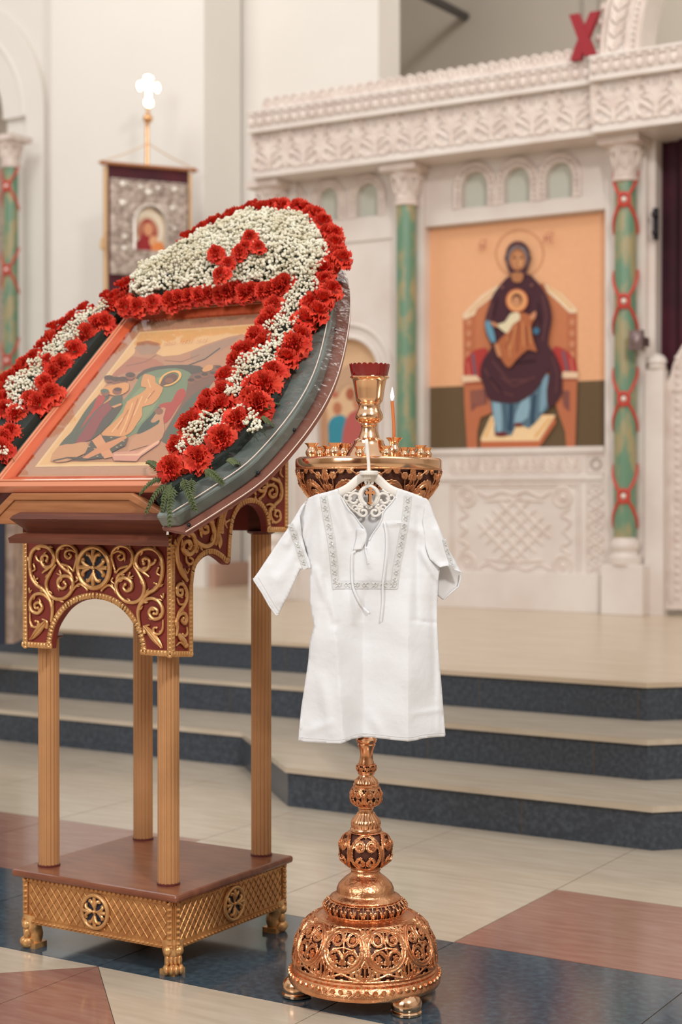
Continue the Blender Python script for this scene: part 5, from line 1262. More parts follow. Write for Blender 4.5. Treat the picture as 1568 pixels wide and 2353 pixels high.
def arclen(prof):
    s = [0]
    for a, b in zip(prof, prof[1:]): s.append(s[-1]+math.hypot(a[0]-b[0], a[1]-b[1]))
    return s
def smooth_prof(prof, n_=6): return [(p.x, p.y) for p in cat_rom([(r, z, 0) for r, z in prof], n_)]
def pierced(name, prof, reps, unit, wln, parent, mt=copper_r, nt=None, rot=0.0, tube_r=.0022, lift=.0005, cell=.0022):
    """turned shell cut to a lattice: unit(W, H) returns (paths, solid) in metres for one repeat; cells away from any path are cut out"""
    prof = smooth_prof(prof); S = arclen(prof); H_ = S[-1]; Rm = max(r for r, z in prof); W_ = 2*PI*Rm/reps
    paths, bumps = unit(W_, H_)
    def pos(a, s, o=0):
        s = max(0, min(H_-1e-9, s)); i = 0
        while i < len(S)-2 and S[i+1] < s: i += 1
        t = (s-S[i])/max(1e-9, S[i+1]-S[i]); r = prof[i][0]+(prof[i+1][0]-prof[i][0])*t; z = prof[i][1]+(prof[i+1][1]-prof[i][1])*t
        dr, dz = prof[i+1][0]-prof[i][0], prof[i+1][1]-prof[i][1]; l = math.hypot(dr, dz) or 1; nr, nz = dz/l, -dr/l
        if nr < 0 and abs(nr) > .3: nr, nz = -nr, -nz
        r += nr*o; return Vector((AX[0]+r*math.cos(a), AX[1]+r*math.sin(a), z+nz*o))
    nx = max(10, int(W_/cell)); ny = max(6, int(H_/cell))
    pts = np.array([(x, y, w_) for (pth, w_) in paths for (x, y) in pth])
    gx = (np.arange(nx)+.5)/nx*W_-W_/2; gy = (np.arange(ny)+.5)/ny*H_
    GX, GY = np.meshgrid(gx, gy); best = np.full(GX.shape, 9.0)
    for x, y, w_ in pts:
        for k in (-1, 0, 1):
            d = np.hypot(GX-x+k*W_, GY-y)-w_; best = np.minimum(best, d)
    keep = (best < wln) | (GY < .004) | (GY > H_-.004)
    m = MB(); N = reps*nx; vid = {}
    vs = []; fs = []
    def V(i, j):
        i %= N
        if (i, j) not in vid: vid[(i, j)] = len(vs); vs.append(pos(2*PI*i/N+rot-PI/reps, H_*j/ny))
        return vid[(i, j)]
    for k in range(reps):
        for j in range(ny):
            for i in range(nx):
                if keep[j, i]: q = k*nx+i; fs.append((V(q, j), V(q+1, j), V(q+1, j+1), V(q, j+1)))
    m.add(vs, fs); sh = part(name, m, mt, parent, recalc=False)
    so = sh.modifiers.new('thickness', 'SOLIDIFY'); so.thickness = .0016; so.offset = 0
    g = MB()
    for k in range(reps):
        a0 = 2*PI*k/reps+rot
        for (pth, w_) in paths:
            if len(pth) < 2: continue
            P_ = [pos(a0+x/Rm, y, lift+.0006) for x, y in pth]; g.tube(P_, [max(.0009, tube_r*(.6+w_/.003*.5))]*len(P_), 6)
        for (x, y, rr) in bumps:
            for q in range(5): g.ball(pos(a0+(x+rr*.6*math.cos(q*1.2566))/Rm, y+rr*.6*math.sin(q*1.2566), lift+.001), rr*.42, 6, 4)
            g.ball(pos(a0+x/Rm, y, lift+.002), rr*.35, 6, 4)
    part('chased_ornament', g, mt, sh)
    ln = MB(); ln.lathe([(max(.004, r-.006), z) for r, z in prof[::3]+[prof[-1]]], AX, 48); part('shade_liner', ln, shade_in, sh)  # added dark liner in place of the shaded hollow behind the piercings
    return sh
def circ(cx, cy, r, n_=26, ph=0, ry=None): return [(cx+r*math.cos(2*PI*k/n_+ph), cy+(ry or r)*math.sin(2*PI*k/n_+ph)) for k in range(n_+1)]
def unit_medal(W_, H_):
    rr = min(W_*.475, H_*.40); cy = H_*.56; P_ = [(circ(0, cy, rr, 40), .0028), (circ(0, cy, rr*.86, 36), .001)]; B_ = []
    ry = rr
    for sx in (-1, 1):
        for sy in (-1, 1):
            c = (sx*rr*.42, cy+sy*rr*.42); P_.append((spiral(c[0], c[1], rr*.38, rr*.2, PI/2*(1-sy)+(.6 if sx > 0 else 2.5), sx*sy*.95, 20), .0012)); B_.append((c[0], c[1], rr*.17))
    P_.append(([(0, cy-rr*.85), (rr*.05, cy-rr*.3), (0, cy), (-rr*.05, cy+rr*.4), (0, cy+rr*.85)], .0018))
    P_.append(([(-rr*.5, cy-rr*.05), (0, cy+rr*.06), (rr*.5, cy-rr*.05)], .0015))
    e = W_/2
    # leaf in the spandrel below, joins above
    P_.append(([(e-.0, H_*.03), (e-W_*.10, H_*.12), (e-W_*.11, H_*.22), (e-W_*.05, H_*.32), (e, H_*.38)], .002)); P_.append(([(-e, H_*.03), (-e+W_*.10, H_*.12), (-e+W_*.11, H_*.22), (-e+W_*.05, H_*.32), (-e, H_*.38)], .002))
    P_.append(([(e, H_*.06), (e, H_*.30)], .0035)); 
    P_.append(([(-e+W_*.1, H_*.06), (-W_*.2, H_*.10), (0, H_*.16), (W_*.2, H_*.10), (e-W_*.1, H_*.06)], .003))
    P_.append(([(e, H_*.72), (e, H_*.98)], .0025)); P_.append(([(e, H_*.8), (e-W_*.14, H_*.93), (0, H_*.96), (-e+W_*.14, H_*.93), (-e, H_*.8)], .0022))
    for sx in (-1, 1):
        P_.append((spiral(sx*(e-W_*.2), H_*.13, W_*.10, W_*.04, PI/2, sx*.9, 14), .0016)); P_.append((spiral(sx*(e-W_*.08), H_*.86, W_*.08, W_*.03, -PI/2, sx*.9, 12), .0014))
        P_.append(([(sx*e, H_*.40), (sx*(e-W_*.015), H_*.5), (sx*e, H_*.62), (sx*e, H_*.74)], .0024))
    P_.append(([(-e, .004), (0, .005), (e, .004)], .002))
    return P_, B_
def unit_leafband(W_, H_):
    return [([(-W_*.45, 0), (-W_*.3, H_*.5), (0, H_*.92), (W_*.3, H_*.5), (W_*.45, 0)], .0014), ([(0, 0), (0, H_*.75)], .0016), ([(-W_*.5, H_), (-W_*.5, H_*.35)], .0012)], []
def unit_oval(W_, H_):
    P_ = [(circ(0, H_*.5, W_*.46, 36, ry=H_*.44), .0022)]; B_ = []
    for sx in (-1, 1):
        P_.append((spiral(sx*W_*.19, H_*.66, W_*.17, W_*.09, 0 if sx > 0 else PI, sx*1.1, 18), .0011)); B_.append((sx*W_*.19, H_*.66, W_*.09))
        P_.append((spiral(sx*W_*.15, H_*.3, W_*.15, W_*.08, PI/2, -sx*.9, 16), .0011)); B_.append((sx*W_*.15, H_*.28, W_*.06))
    P_.append(([(0, H_*.08), (0, H_*.9)], .0012)); P_.append(([(-W_/2, 0), (-W_/2, H_)], .0012))
    return P_, B_
def unit_bowl(W_, H_):
    P_ = []; B_ = []; r = W_*.44
    arc = [(r*math.cos(PI*k/20), H_*.18+H_*.62*math.sin(PI*k/20)) for k in range(21)]; P_.append((arc, .0028)); P_.append(([(x*.82, H_*.16+(y-H_*.18)*.82) for x, y in arc], .0013))
    for sx in (-1, 1):
        P_.append((spiral(sx*W_*.17, H_*.45, W_*.15, W_*.07, PI/2, sx*1.1, 18), .0012)); B_.append((sx*W_*.17, H_*.45, W_*.07))
        P_.append(([(sx*W_*.5, H_*.3), (sx*W_*.40, H_*.62), (sx*W_*.3, H_*.9), (sx*W_*.1, H_*.97)], .0022))
        P_.append(([(sx*W_*.5, H_*.62), (sx*W_*.43, H_*.74), (sx*W_*.46, H_*.88), (sx*W_*.5, H_*.94)], .0016))
    P_.append(([(W_/2, H_*.6), (W_/2, H_*.9)], .0035)); P_.append(([(0, 0), (0, H_*.6)], .0014)); P_.append(([(-W_*.3, H_*.08), (0, H_*.2), (W_*.3, H_*.08)], .0018))
    return P_, B_
va = math.atan2(C0.y-AX[1], C0.x-AX[0])      # heading of the viewer as seen from the stand
pierced('base_dome', prf([(164, 2212), (165, 2200), (163, 2175), (158, 2154), (148, 2132), (132, 2112), (112, 2100)]), 10, unit_medal, .0026, cs, rot=va+PI/10)
m = MB(); m.lathe(prf([(112, 2101), (100, 2098), (92, 2096), (88, 2092)]), AX, 64); m.lathe(prf([(80, 2064), (82, 2060), (80, 2057), (73, 2053), (68, 2050), (66, 2046), (66, 2040), (62, 2030), (55, 2022), (45, 2013), (36, 2007), (33, 2002), (33, 1998), (35, 1996), (34, 1993), (36, 1990), (35, 1987)]), AX, 64)
part('waisted_neck', m, copper_r, cs)
pierced('base_collar', prf([(88, 2093), (95, 2086), (97, 2077), (93, 2069), (81, 2063)]), 26, unit_leafband, .0018, cs, cell=.0013, tube_r=.0012)
pierced('openwork_knop', prf([(33, 1990), (46, 1984), (57, 1972), (61.5, 1957), (61, 1943), (55, 1926), (45, 1914), (35, 1908)]), 5, unit_oval, .0026, cs, cell=.0015, rot=va, tube_r=.0015)
def flute(n_, amp): return lambda q, z: 1+amp*abs(math.cos(q*n_/2))
m = MB(); m.lathe(prf([(33, 1909), (36, 1907), (36, 1903), (34, 1900), (33, 1899)]), AX, 48); m.lathe(prf([(31, 1899), (32.5, 1893), (32, 1886), (29, 1880), (22, 1872), (19, 1866)]), AX, 96, mod=flute(20, .07)); m.lathe(prf([(18, 1868), (17, 1862), (17, 1857), (19, 1855), (19, 1852), (17, 1850), (22, 1849)]), AX, 48)
part('fluted_knop', m, copper, cs)
pierced('small_knop', prf([(22, 1850), (31, 1844), (36, 1834), (36, 1824), (33, 1814), (28, 1806)]), 5, unit_oval, .0016, cs, cell=.0011, rot=va+.5, tube_r=.0009)
m = MB(); m.lathe(prf([(28, 1807), (30, 1805), (30, 1800), (27, 1798)]), AX, 48); m.lathe(prf([(26, 1798), (25, 1792), (20, 1787), (16, 1782)]), AX, 96, mod=flute(20, .08)); m.lathe(prf([(17, 1782), (16, 1779), (19, 1777), (20, 1773), (18, 1771)]), AX, 40)
part('fluted_neck', m, copper, cs)
pierced('pierced_ring', prf([(18, 1772), (22, 1769), (23, 1763), (22, 1757), (18, 1755)]), 10, unit_leafband, .0012, cs, cell=.0009, tube_r=.0008)
m = MB(); m.lathe(prf([(18, 1755), (18, 1752), (16, 1746), (14.5, 1735), (15.5, 1724), (19, 1713), (21, 1710), (19, 1707), (23, 1703), (24, 1698), (21, 1694), (15, 1690), (14, 1660), (16, 1640), (20, 1630), (16, 1620), (14, 1600), (18, 1560), (24, 1540), (28, 1520), (24, 1500), (18, 1490), (14, 1470), (14, 1400), (20, 1380), (14, 1360), (14, 1250), (24, 1235), (36, 1222), (60, 1205)]), AX, 40)
part('stem', m, copper, cs)
ri_ = prf([(60, 1206), (90, 1192), (118, 1172), (137, 1144), (148, 1130), (160, 1110), (165.5, 1092), (167, 1077)])
pierced('openwork_bowl', ri_, 10, unit_bowl, .0056, cs, rot=va+PI/10, cell=.0018, tube_r=.0016)
m = MB(); m.lathe(prf([(166, 1078), (168, 1075), (168, 1062), (167, 1057), (161, 1053), (158, 1052), (60, 1051.5), (.01, 1051)]), AX, 96); part('drip_plate', m, brass, cs)
zpl = on_y_axis(1052)
m = MB(); m.lathe(prf([(56, 1052), (53, 1046), (47, 1036), (39, 1026), (35, 1019), (34, 1013), (30, 1010), (25, 1007), (24, 1003), (21, 996), (18.5, 987), (18, 981), (20, 978), (19.5, 974), (24, 971), (30, 966), (32.5, 960), (32, 954), (28, 946), (25, 939), (25, 931), (27, 928), (31, 922), (32, 916), (35, 895), (38, 878), (40, 873), (45, 870), (45.5, 868), (43, 866), (38, 868), (35, 876), (30, 910), (.01, 912)]), AX, 56)
part('lamp_cup', m, brass, cs)
# small candle holders on the plate
hold = [(-131, 8, 1.0), (-112, -28, .62), (-122, 30, .8), (-94, 34, .85), (-78, -40, .95), (-56, 45, 1.05), (-34, 48, .8), (-22, -46, .72), (38, -50, .75), (8, 60, .8), (57, -18, 1.38), (84, 38, .8), (100, 10, .75), (117, -26, .85), (133, 22, .78), (134, -6, .72), (-72, 58, .9), (66, 64, .8)]
rgt = Vector((RT.x, RT.y, 0)); fwd = Vector((FW.x, FW.y, 0)).normalized()
for i, (dx, dd, s) in enumerate(hold):
    p = Vector(AX)+rgt*dx*KZ+fwd*dd*KZ*1.6; q = p-Vector(AX)
    if q.length > .145: p = Vector(AX)+q*.145/q.length
    m = MB(); k = .030*s if s > 1.2 else .030*s; r = .0155*(s if s < 1.2 else 1.1)
    m.lathe([(r*.62, 0), (r*.66, k*.05), (r*.78, k*.18), (r*.86, k*.32), (r*.8, k*.46), (r*.58, k*.60), (r*.54, k*.68), (r*.70, k*.85), (r*.98, k*.97), (r*1.02, k), (r*.95, k*1.0), (r*.62, k*.84), (r*.4, k*.6), (.0001, k*.55)], (p.x, p.y, zpl), 24)
    part('candle_holder', m, brass, cs)
    if s > 1.2: CP_ = (p, k)
# lit taper
p, k = CP_; tz = zpl+k*.6
cn = empty('taper_candle', (p.x, p.y, tz), 'thin lit beeswax taper burning in a copper holder', 'candle')
top = Vector((p.x, p.y, tz))+rgt*(-.005)+Vector((0, 0, .092))
m = MB(); m.tube([Vector((p.x, p.y, tz)), (Vector((p.x, p.y, tz))+top)/2+rgt*.0012, top], [.0036, .0034, .0036], 14); part('wax_taper', m, wax, cn)
m = MB(); m.tube([top, top+Vector((0, 0, .006))], .0006, 6); part('wick', m, wick_m, cn)
m = MB(); m.lathe([(.0, .001), (.002, .003), (.0038, .008), (.0036, .013), (.0022, .020), (.0008, .026), (.0, .029)], top, 16); part('flame', m, flame_m, cn)
# red glass
m = MB(); g0, g1 = on_y_axis(872), on_y_axis(840); n_ = 128; rb, rt = 40*KZ, 46.5*KZ
vs = []
for (r, z, sc) in ((rb*.8, g0-.01, 0), (rb, g0+.002, 0), ((rb+rt)/2, (g0+g1)/2, 0), (rt*.985, g1-.003, .3), (rt, g1, 1), (rt-.002, g1, 1), ((rb+rt)/2-.003, (g0+g1)/2, 0), (rb-.003, g0, 0), (rb*.75, g0-.01, 0)):
    for k in range(n_):
        q = 2*PI*k/n_; sca = abs(math.sin(q*11)); 
        rr = r*(1+.012*sca); vs.append((AX[0]+rr*math.cos(q), AX[1]+rr*math.sin(q), z+sc*.0045*(sca**.6-.5)))
m.add(vs, [(i*n_+k, i*n_+(k+1) % n_, (i+1)*n_+(k+1) % n_, (i+1)*n_+k) for i in range(8) for k in range(n_)]+[tuple(range(n_))[::-1]])
tag(m.build('votive_glass', redglass), 'ruby red scalloped glass cup on top of the copper stand', 'glass cup')
# slight lean of the whole stand to the right, as it stands in the photo
lean = Matrix.Rotation(R(.45), 4, fwd)
for nm in ('candle_stand', 'taper_candle', 'votive_glass'):
    o = bpy.data.objects[nm]; o.matrix_world = Matrix.Translation(AX) @ lean @ Matrix.Translation(-Vector(AX)) @ (Matrix.Translation(o.location))
for o in (cs, cn, bpy.data.objects['votive_glass']): o.rotation_mode = 'XYZ'

# ================================================================== BAPTISM SHIRT + HANGER
DS = 3.125
def S(px, py, o=0): return at_d(px, py, DS-o)          # o: towards the viewer
def dseg(x, y, ax_, ay_, bx_, by_):
    vx, vy = bx_-ax_, by_-ay_; t = max(0, min(1, ((x-ax_)*vx+(y-ay_)*vy)/(vx*vx+vy*vy+1e-9))); return math.hypot(x-ax_-vx*t, y-ay_-vy*t), t
ridge = [(760, 1395), (775, 1480), (790, 1700)]
def interp(y, pts):
    if y <= pts[0][1]: return pts[0][0]
    for a, b in zip(pts, pts[1:]):
        if y <= b[1]: return a[0]+(b[0]-a[0])*(y-a[1])/(b[1]-a[1])
    return pts[-1][0]
creases = [ # x0,y0,x1,y1,width,amp (metres toward the viewer)
 (735,1150,745,1300,9,.004),(728,1160,690,1240,10,.004),(718,1150,700,1310,8,-.004),(760,1150,790,1230,8,.004),(790,1140,825,1220,7,.005),(780,1160,800,1210,7,-.003),
 (728,1310,770,1420,9,.006),(745,1330,765,1435,8,-.005),(720,1500,735,1400,12,.005),(800,1360,812,1430,7,.005),(845,1240,848,1300,7,.005),(850,1340,830,1420,9,-.004),
 (962,1170,958,1420,8,-.005),(968,1265,1005,1330,7,.006),(975,1200,1010,1330,10,-.003),(880,1205,935,1202,3,.0025),(885,1215,895,1330,8,.004),(940,1210,975,1230,10,.003),
 (1010,1320,1008,1680,5,.003),(995,1330,1000,1600,7,-.003),(740,1560,760,1680,14,.005),(850,1640,880,1690,12,.003),(945,1425,1005,1432,4,-.002),(950,1640,1015,1630,6,.002),(710,1680,760,1660,10,.003)]
def sdep(x, y):
    lo = min(1, max(0, (y-1330)/140)); z = 0
    xr = interp(y, ridge); a = .026
    pts = [(690, -.004), (xr, a), (835, -.008), (939, a), (1012, -.008), (1040, -.014)]
    zz = 0
    if x <= pts[0][0]: zz = -(pts[0][0]-x)*.0003
    else:
        for p, q in zip(pts, pts[1:]):
            if x <= q[0]: zz = p[1]+(q[1]-p[1])*(x-p[0])/(q[0]-p[0]); break
        else: zz = pts[-1][1]
    up = .014*math.cos((x-850)/190*PI/2) if abs(x-850) < 190 else 0
    up += .006*math.sin((x-700)*.045)*(1-lo)
    z = zz*(.25+.75*lo)+up*(1-lo*.6)
    for (x0, y0, x1, y1, w_, am) in creases:
        if abs(x-(x0+x1)/2) > 140 or y < min(y0, y1)-40 or y > max(y0, y1)+40: continue
        d, t = dseg(x, y, x0, y0, x1, y1); z += am*1.15*math.exp(-(d/w_)**2)*(.4+.6*math.sin(PI*min(1, max(0, t*.9+.05))))
    z += .0012*math.sin(x*.05+y*.031)+.0009*math.sin(x*.021-y*.057+1)
    return z
def sheet(poly, fn, cell=5):
    """cloth grid filling an outline, border snapped to the outline"""
    xs = [p[0] for p in poly]; ys = [p[1] for p in poly]; x0, y0 = min(xs), min(ys); nx = int((max(xs)-x0)/cell)+2; ny = int((max(ys)-y0)/cell)+2
    ins = {(i, j) for i in range(nx) for j in range(ny) if inpoly((x0+(i+.5)*cell, y0+(j+.5)*cell), poly)}
    vid = {}; vs = []; fs = []
    def near(x, y):
        best = None
        for k in range(len(poly)):
            a, b = poly[k], poly[(k+1) % len(poly)]; d, t = dseg(x, y, *a, *b)
            if best is None or d < best[0]: best = (d, a[0]+(b[0]-a[0])*t, a[1]+(b[1]-a[1])*t)
        return best[1], best[2]
    def V(i, j):
        if (i, j) not in vid:
            x, y = x0+i*cell, y0+j*cell
            full = all((i+a, j+b) in ins for a in (-1, 0) for b in (-1, 0))
            if not full: x, y = near(x, y)
            vid[(i, j)] = len(vs); vs.append(S(x, y, fn(x, y)))
        return vid[(i, j)]
    for (i, j) in ins: fs.append((V(i, j), V(i+1, j), V(i+1, j+1), V(i, j+1)))
    m = MB(); m.add(vs, fs); return m
def k5(l): return [(580+x/3.015, 1000+y/3.015) for x, y in l]
def k6(l): return [(560+x/2.904, 1300+y/2.904) for x, y in l]
sr = empty('baptism_shirt', S(850, 1690, 0), 'small white cotton christening shirt with silver trim hanging in front of the copper stand', 'shirt')
front = k5([(600,368),(560,382),(500,398),(440,412),(395,432)])+k5([(372,470),(330,560),(345,700),(380,820),(410,925),(398,1000),(400,1110)])+k6([(442,230),(455,320),(472,400),(445,500),(440,540),(432,640),(405,820),(385,950),(372,1090),(367,1170),(420,1176),(520,1184),(650,1187),(680,1176),(720,1158),(793,1145),(860,1146),(960,1158),(1100,1173),(1150,1165),(1200,1152),(1280,1144),(1348,1140),(1335,980),(1325,850),(1312,700),(1300,560),(1292,380),(1293,240)])+k5([(1285,1110),(1290,1000),(1302,917),(1285,905),(1230,860),(1240,700),(1262,560),(1230,470),(1210,440),(1160,425),(1100,402),(1000,368),(1000,400),(992,430),(960,470),(925,510),(905,545),(898,570),(880,620),(840,675),(808,730),(795,770),(790,800),(785,830),(782,790),(790,730),(792,690),(782,660),(750,620),(700,555),(660,510),(632,460),(612,420),(600,390)])
pf = part('front_panel', sheet(front, sdep, 4.2), cloth, sr, recalc=False)
def addthick(o, t=.0012): s_ = o.modifiers.new('thickness', 'SOLIDIFY'); s_.thickness = t; s_.offset = 0
addthick(pf)
back = k5([(604,372),(640,388),(700,384),(780,380),(860,382),(940,380),(1000,372),(1200,440),(1250,560),(1240,860),(1302,917),(1285,1110)])+k6([(1292,380),(1320,850),(1340,1120),(1280,1130),(1000,1128),(800,1124),(600,1130),(380,1150),(395,950),(440,560),(470,400),(445,240)])+k5([(410,925),(380,820),(335,560),(380,460),(440,412),(560,382)])
bp_ = part('back_panel', sheet(back, lambda x, y: -.022-.35*max(0, .0)+.003*math.sin(x*.04+y*.02), 7), cloth_in, sr, recalc=False); addthick(bp_)
# sleeves
def sl_dep(x, y):
    z = sdep(max(x, 705), y)*.6
    for (x0, y0, x1, y1, w_, am) in ((700,1180,660,1250,9,.004),(690,1260,640,1330,14,.004),(620,1300,640,1380,12,.003),(660,1210,680,1290,8,-.003)):
        d, t = dseg(x, y, x0, y0, x1, y1); z += am*math.exp(-(d/w_)**2)
    return z+.004
lsl = k5([(395,432),(340,490),(290,575),(250,640),(180,740),(100,860),(40,950),(10,990),(14,1005),(70,1090),(120,1180),(165,1243),(182,1244),(215,1170),(250,1110),(290,1020),(330,930),(360,928),(410,925),(395,870),(370,800),(345,700),(330,560),(372,470)])
o = part('sleeve', sheet(lsl, sl_dep, 4.2), cloth, sr, recalc=False); addthick(o)
o = part('sleeve_lining', sheet([(x+1.5, y-1.5) for x, y in lsl], lambda x, y: sl_dep(x, y)-.014, 8), cloth_in, sr, recalc=False); addthick(o)
m = MB(); e0 = k5([(12,992),(70,1086),(122,1178),(172,1244),(216,1170),(285,1030)]); m.tube([S(x+.5, y, sl_dep(x, y)+.0012) for x, y in k5([(40,985),(95,1075),(140,1150),(180,1215)])], .0006, 4); m.tube([S(x, y, sl_dep(x, y)-.001) for x, y in k5([(10,990),(14,1005),(70,1090),(120,1180),(165,1243),(180,1244)])], .0022, 6); part('cuff_hem', m, cloth, sr)
rsl = k5([(1210,440),(1232,470),(1262,560),(1300,650),(1330,720),(1360,790),(1400,860),(1430,915),(1446,945),(1436,952),(1400,935),(1385,905),(1340,902),(1302,917),(1285,905),(1230,860),(1200,760),(1180,600),(1190,500)])
def sr_dep(x, y):
    z = sdep(min(x, 1000), y)*.5+.004-max(0, x-1010)*.00016
    for (x0, y0, x1, y1, w_, am) in ((1005,1220,1030,1290,9,.004),(975,1260,1010,1305,8,.005),(1020,1300,1040,1298,6,.005)):
        d, t = dseg(x, y, x0, y0, x1, y1); z += am*math.exp(-(d/w_)**2)
    return z
o = part('sleeve', sheet(rsl, sr_dep, 4.2), cloth, sr, recalc=False); addthick(o)
rin = k5([(1290,915),(1345,900),(1385,903),(1446,945),(1442,1000),(1428,1050),(1380,1090),(1345,1120),(1328,1142),(1318,1140),(1285,1112),(1286,1000)])
o = part('sleeve_lining', sheet(rin, lambda x, y: -.016-.0001*(x-1010)+.003*math.sin(y*.06), 4.2), cloth_in, sr, recalc=False); addthick(o)
m = MB(); m.tube([S(x, y, -.014) for x, y in k5([(1446,948),(1442,1000),(1428,1050),(1380,1090),(1345,1120),(1328,1140)])], .0016, 6); m.tube([S(x, y, sr_dep(x, y)) for x, y in k5([(1300,912),(1345,902),(1388,906),(1400,930),(1446,947)])], .0016, 6); part('cuff_hem', m, cloth, sr)
# collar facing with rolled edges + slit
m = MB()
for pth in ([(615,425),(640,470),(668,515),(705,555),(752,618),(782,656),(793,695)], [(990,432),(955,478),(920,515),(903,548),(898,580),(878,622),(840,677),(810,728)], [(793,700),(783,760),(786,800),(798,850),(806,890)]):
    m.tube([S(x, y, sdep(x, y)+.001) for x, y in [(p.x, p.y) for p in cat_rom([(a, b, 0) for a, b in k5(pth)], 4)]], .0016, 6)
m.tube([S(x, y, -.021) for x, y in k5([(604,374),(640,389),(700,385),(780,381),(860,383),(940,381),(1000,374)])], .0016, 6)
part('neck_binding', m, cloth, sr)
fc = k5([(735,640),(780,650),(795,690),(785,740),(760,790),(700,800),(720,720)]); o = part('collar_flap', sheet(fc, lambda x, y: sdep(x, y)+.006-.0001*abs(x-835), 4), cloth, sr, recalc=False); addthick(o)
# trim bands
def ribbon(mb, pts, wpx, off, dep=sdep):
    P_ = [(p.x, p.y) for p in cat_rom([(a, b, 0) for a, b in pts], 8)]; vs = []
    for i, (x, y) in enumerate(P_):
        a, b = P_[max(0, i-1)], P_[min(len(P_)-1, i+1)]; l = math.hypot(b[0]-a[0], b[1]-a[1]) or 1; nx, ny = -(b[1]-a[1])/l, (b[0]-a[0])/l
        for s in (-.5, 0, .5): xx, yy = x+nx*wpx*s, y+ny*wpx*s; vs.append(S(xx, yy, dep(xx, yy)+off))
    mb.add(vs, [(3*i+j, 3*i+3+j, 3*i+4+j, 3*i+1+j) for i in range(len(P_)-1) for j in (0, 1)]); return P_
bands = [(k5([(493,420),(515,560),(545,720),(565,880),(577,1030),(585,1062)]), 17, sdep), (k5([(1080,420),(1062,580),(1030,760),(1000,920),(983,1062)]), 17, sdep), (k5([(570,1037),(700,1036),(850,1036),(1000,1040)]), 19, sdep),
         (k5([(262,615),(290,690),(325,790),(350,870),(372,925)]), 13, sl_dep), (k5([(1330,720),(1345,780),(1368,850),(1380,898)]), 9, sr_dep)]
for pts, wd, dep in bands:
    m = MB(); g = MB()
    P_ = ribbon(m, pts, wd, .0016, dep); L_ = 0; nxt = 8; rn = random.Random(9)
    for i in range(len(P_)-1):
        a, b = P_[i], P_[i+1]; l = math.hypot(b[0]-a[0], b[1]-a[1]); dx, dy = (b[0]-a[0])/l, (b[1]-a[1])/l
        while nxt < L_+l:
            t = nxt-L_; cx, cy = a[0]+dx*t, a[1]+dy*t; k = int(nxt/21) % 2; q = wd*.3
            for s in (-1, 1):
                w1 = [(cx+dx*u+(-dy)*v*s, cy+dy*u+dx*v*s) for u, v in (((-7, 0), (-3, q*.8), (2, q*.2), (6, q)) if k else ((-6, q), (-1, q*.3), (3, q*.9), (7, 0)))]
                g.tube([S(x, y, dep(x, y)+.0024) for x, y in w1], [.0006, .0011, .0008, .0011], 5)
            for u, v in ((0, 0), (4, q*.5), (-4, -q*.5), (8, -q*.6)): x, y = cx+dx*u-dy*v, cy+dy*u+dx*v; g.ball(S(x, y, dep(x, y)+.0024), (.0013, .0013, .0008), 6, 4)
            nxt += 21
        L_ += l
    tb = part('trim_band', m, band_m, sr, 'pale silvery woven trim', recalc=False); part('silver_embroidery', g, silver, tb, 'glinting silver thread motifs')
m = MB()
for tp in (k5([(735,640),(728,720),(712,800),(692,830),(690,960),(700,1060),(745,1160),(770,1195),(808,1232)]), k5([(915,600),(930,680),(932,800),(920,920),(905,1040),(905,1160),(892,1290)])):
    m = MB(); Q_ = [(p.x, p.y) for p in cat_rom([(a, b, 0) for a, b in tp], 6)]
    m.tube([S(x, y, sdep(x, y)+.004) for x, y in Q_], .0021, 8, flat=-FW, fn=.35); part('neck_tie', m, cloth, sr)
m = MB()
for f in (0,): m.tube([S(x, y, sdep(x, y)+.0008) for x, y in [(p.x, p.y) for p in cat_rom([(a, b-2, 0) for a, b in k6([(372,1150),(520,1164),(650,1167),(700,1148),(793,1126),(960,1140),(1100,1153),(1200,1134),(1343,1122)])], 4)]], .0005, 4)
part('hem_stitch', m, band_m, sr)

# hanger
hg = empty('clothes_hanger', S(848, 1095, -.006), 'white painted child hanger with lacy scroll work and a small wooden cross', 'hanger')
H0 = -.008
m = MB()
hp = [(848, 1084), (847.5, 1066), (846, 1048), (844.5, 1030), (843, 1016), (841, 1011), (838.5, 1011)]
pt = [S(x, y, .0) for x, y in hp[:-2]]; e = pt[-1]; pt += [e+Vector((0, 0, .004))+fwd*.006, e+Vector((0, 0, .005))+fwd*.02, e-Vector((0, 0, .004))+fwd*.034, e-Vector((0, 0, .02))+fwd*.04]
m.tube([p for p in cat_rom(pt, 4)], .0033, 10, flat=fwd, fn=.6); part('hook', m, hang_m, hg)
m = MB(); c = S(848, 1087, .0); m.lathe([(.0001, -.0045), (.017, -.0045), (.019, -.003), (.019, .003), (.017, .0045), (.0001, .0045)], c, 32); m.box(c+Vector((-.008, -.006, -.012)), c+Vector((.008, .006, -.004)))
part('swivel_disc', m, hang_m, hg, bevel=.001)
def h5(x, y, o=H0): a = k5([(x, y)])[0]; return S(a[0], a[1], o)
m = MB()
arm = [(815,292),(770,290),(730,310),(690,345),(655,372),(600,398),(520,425),(440,460)]; arm2 = [(815,292),(850,290),(880,312),(915,345),(950,372),(1000,395),(1090,425),(1170,455)]
for A_ in (arm, arm2):
    P_ = cat_rom([h5(x, y) for x, y in A_], 5); m.tube(P_, [.0085]*len(P_), 10, flat=-fwd, fn=.32)
part('shoulder_bar', m, hang_m, hg)
m = MB()
def sc5(cx, cy, r0, r1, a0, tn, w_=.0021): 
    P_ = [h5(x, y) for x, y in spiral(cx, cy, r0, r1, a0, tn, 24)]; m.tube(P_, w_, 6, flat=-fwd, fn=.7); m.ball(P_[-1], (.003, .003, .003), 8, 6)
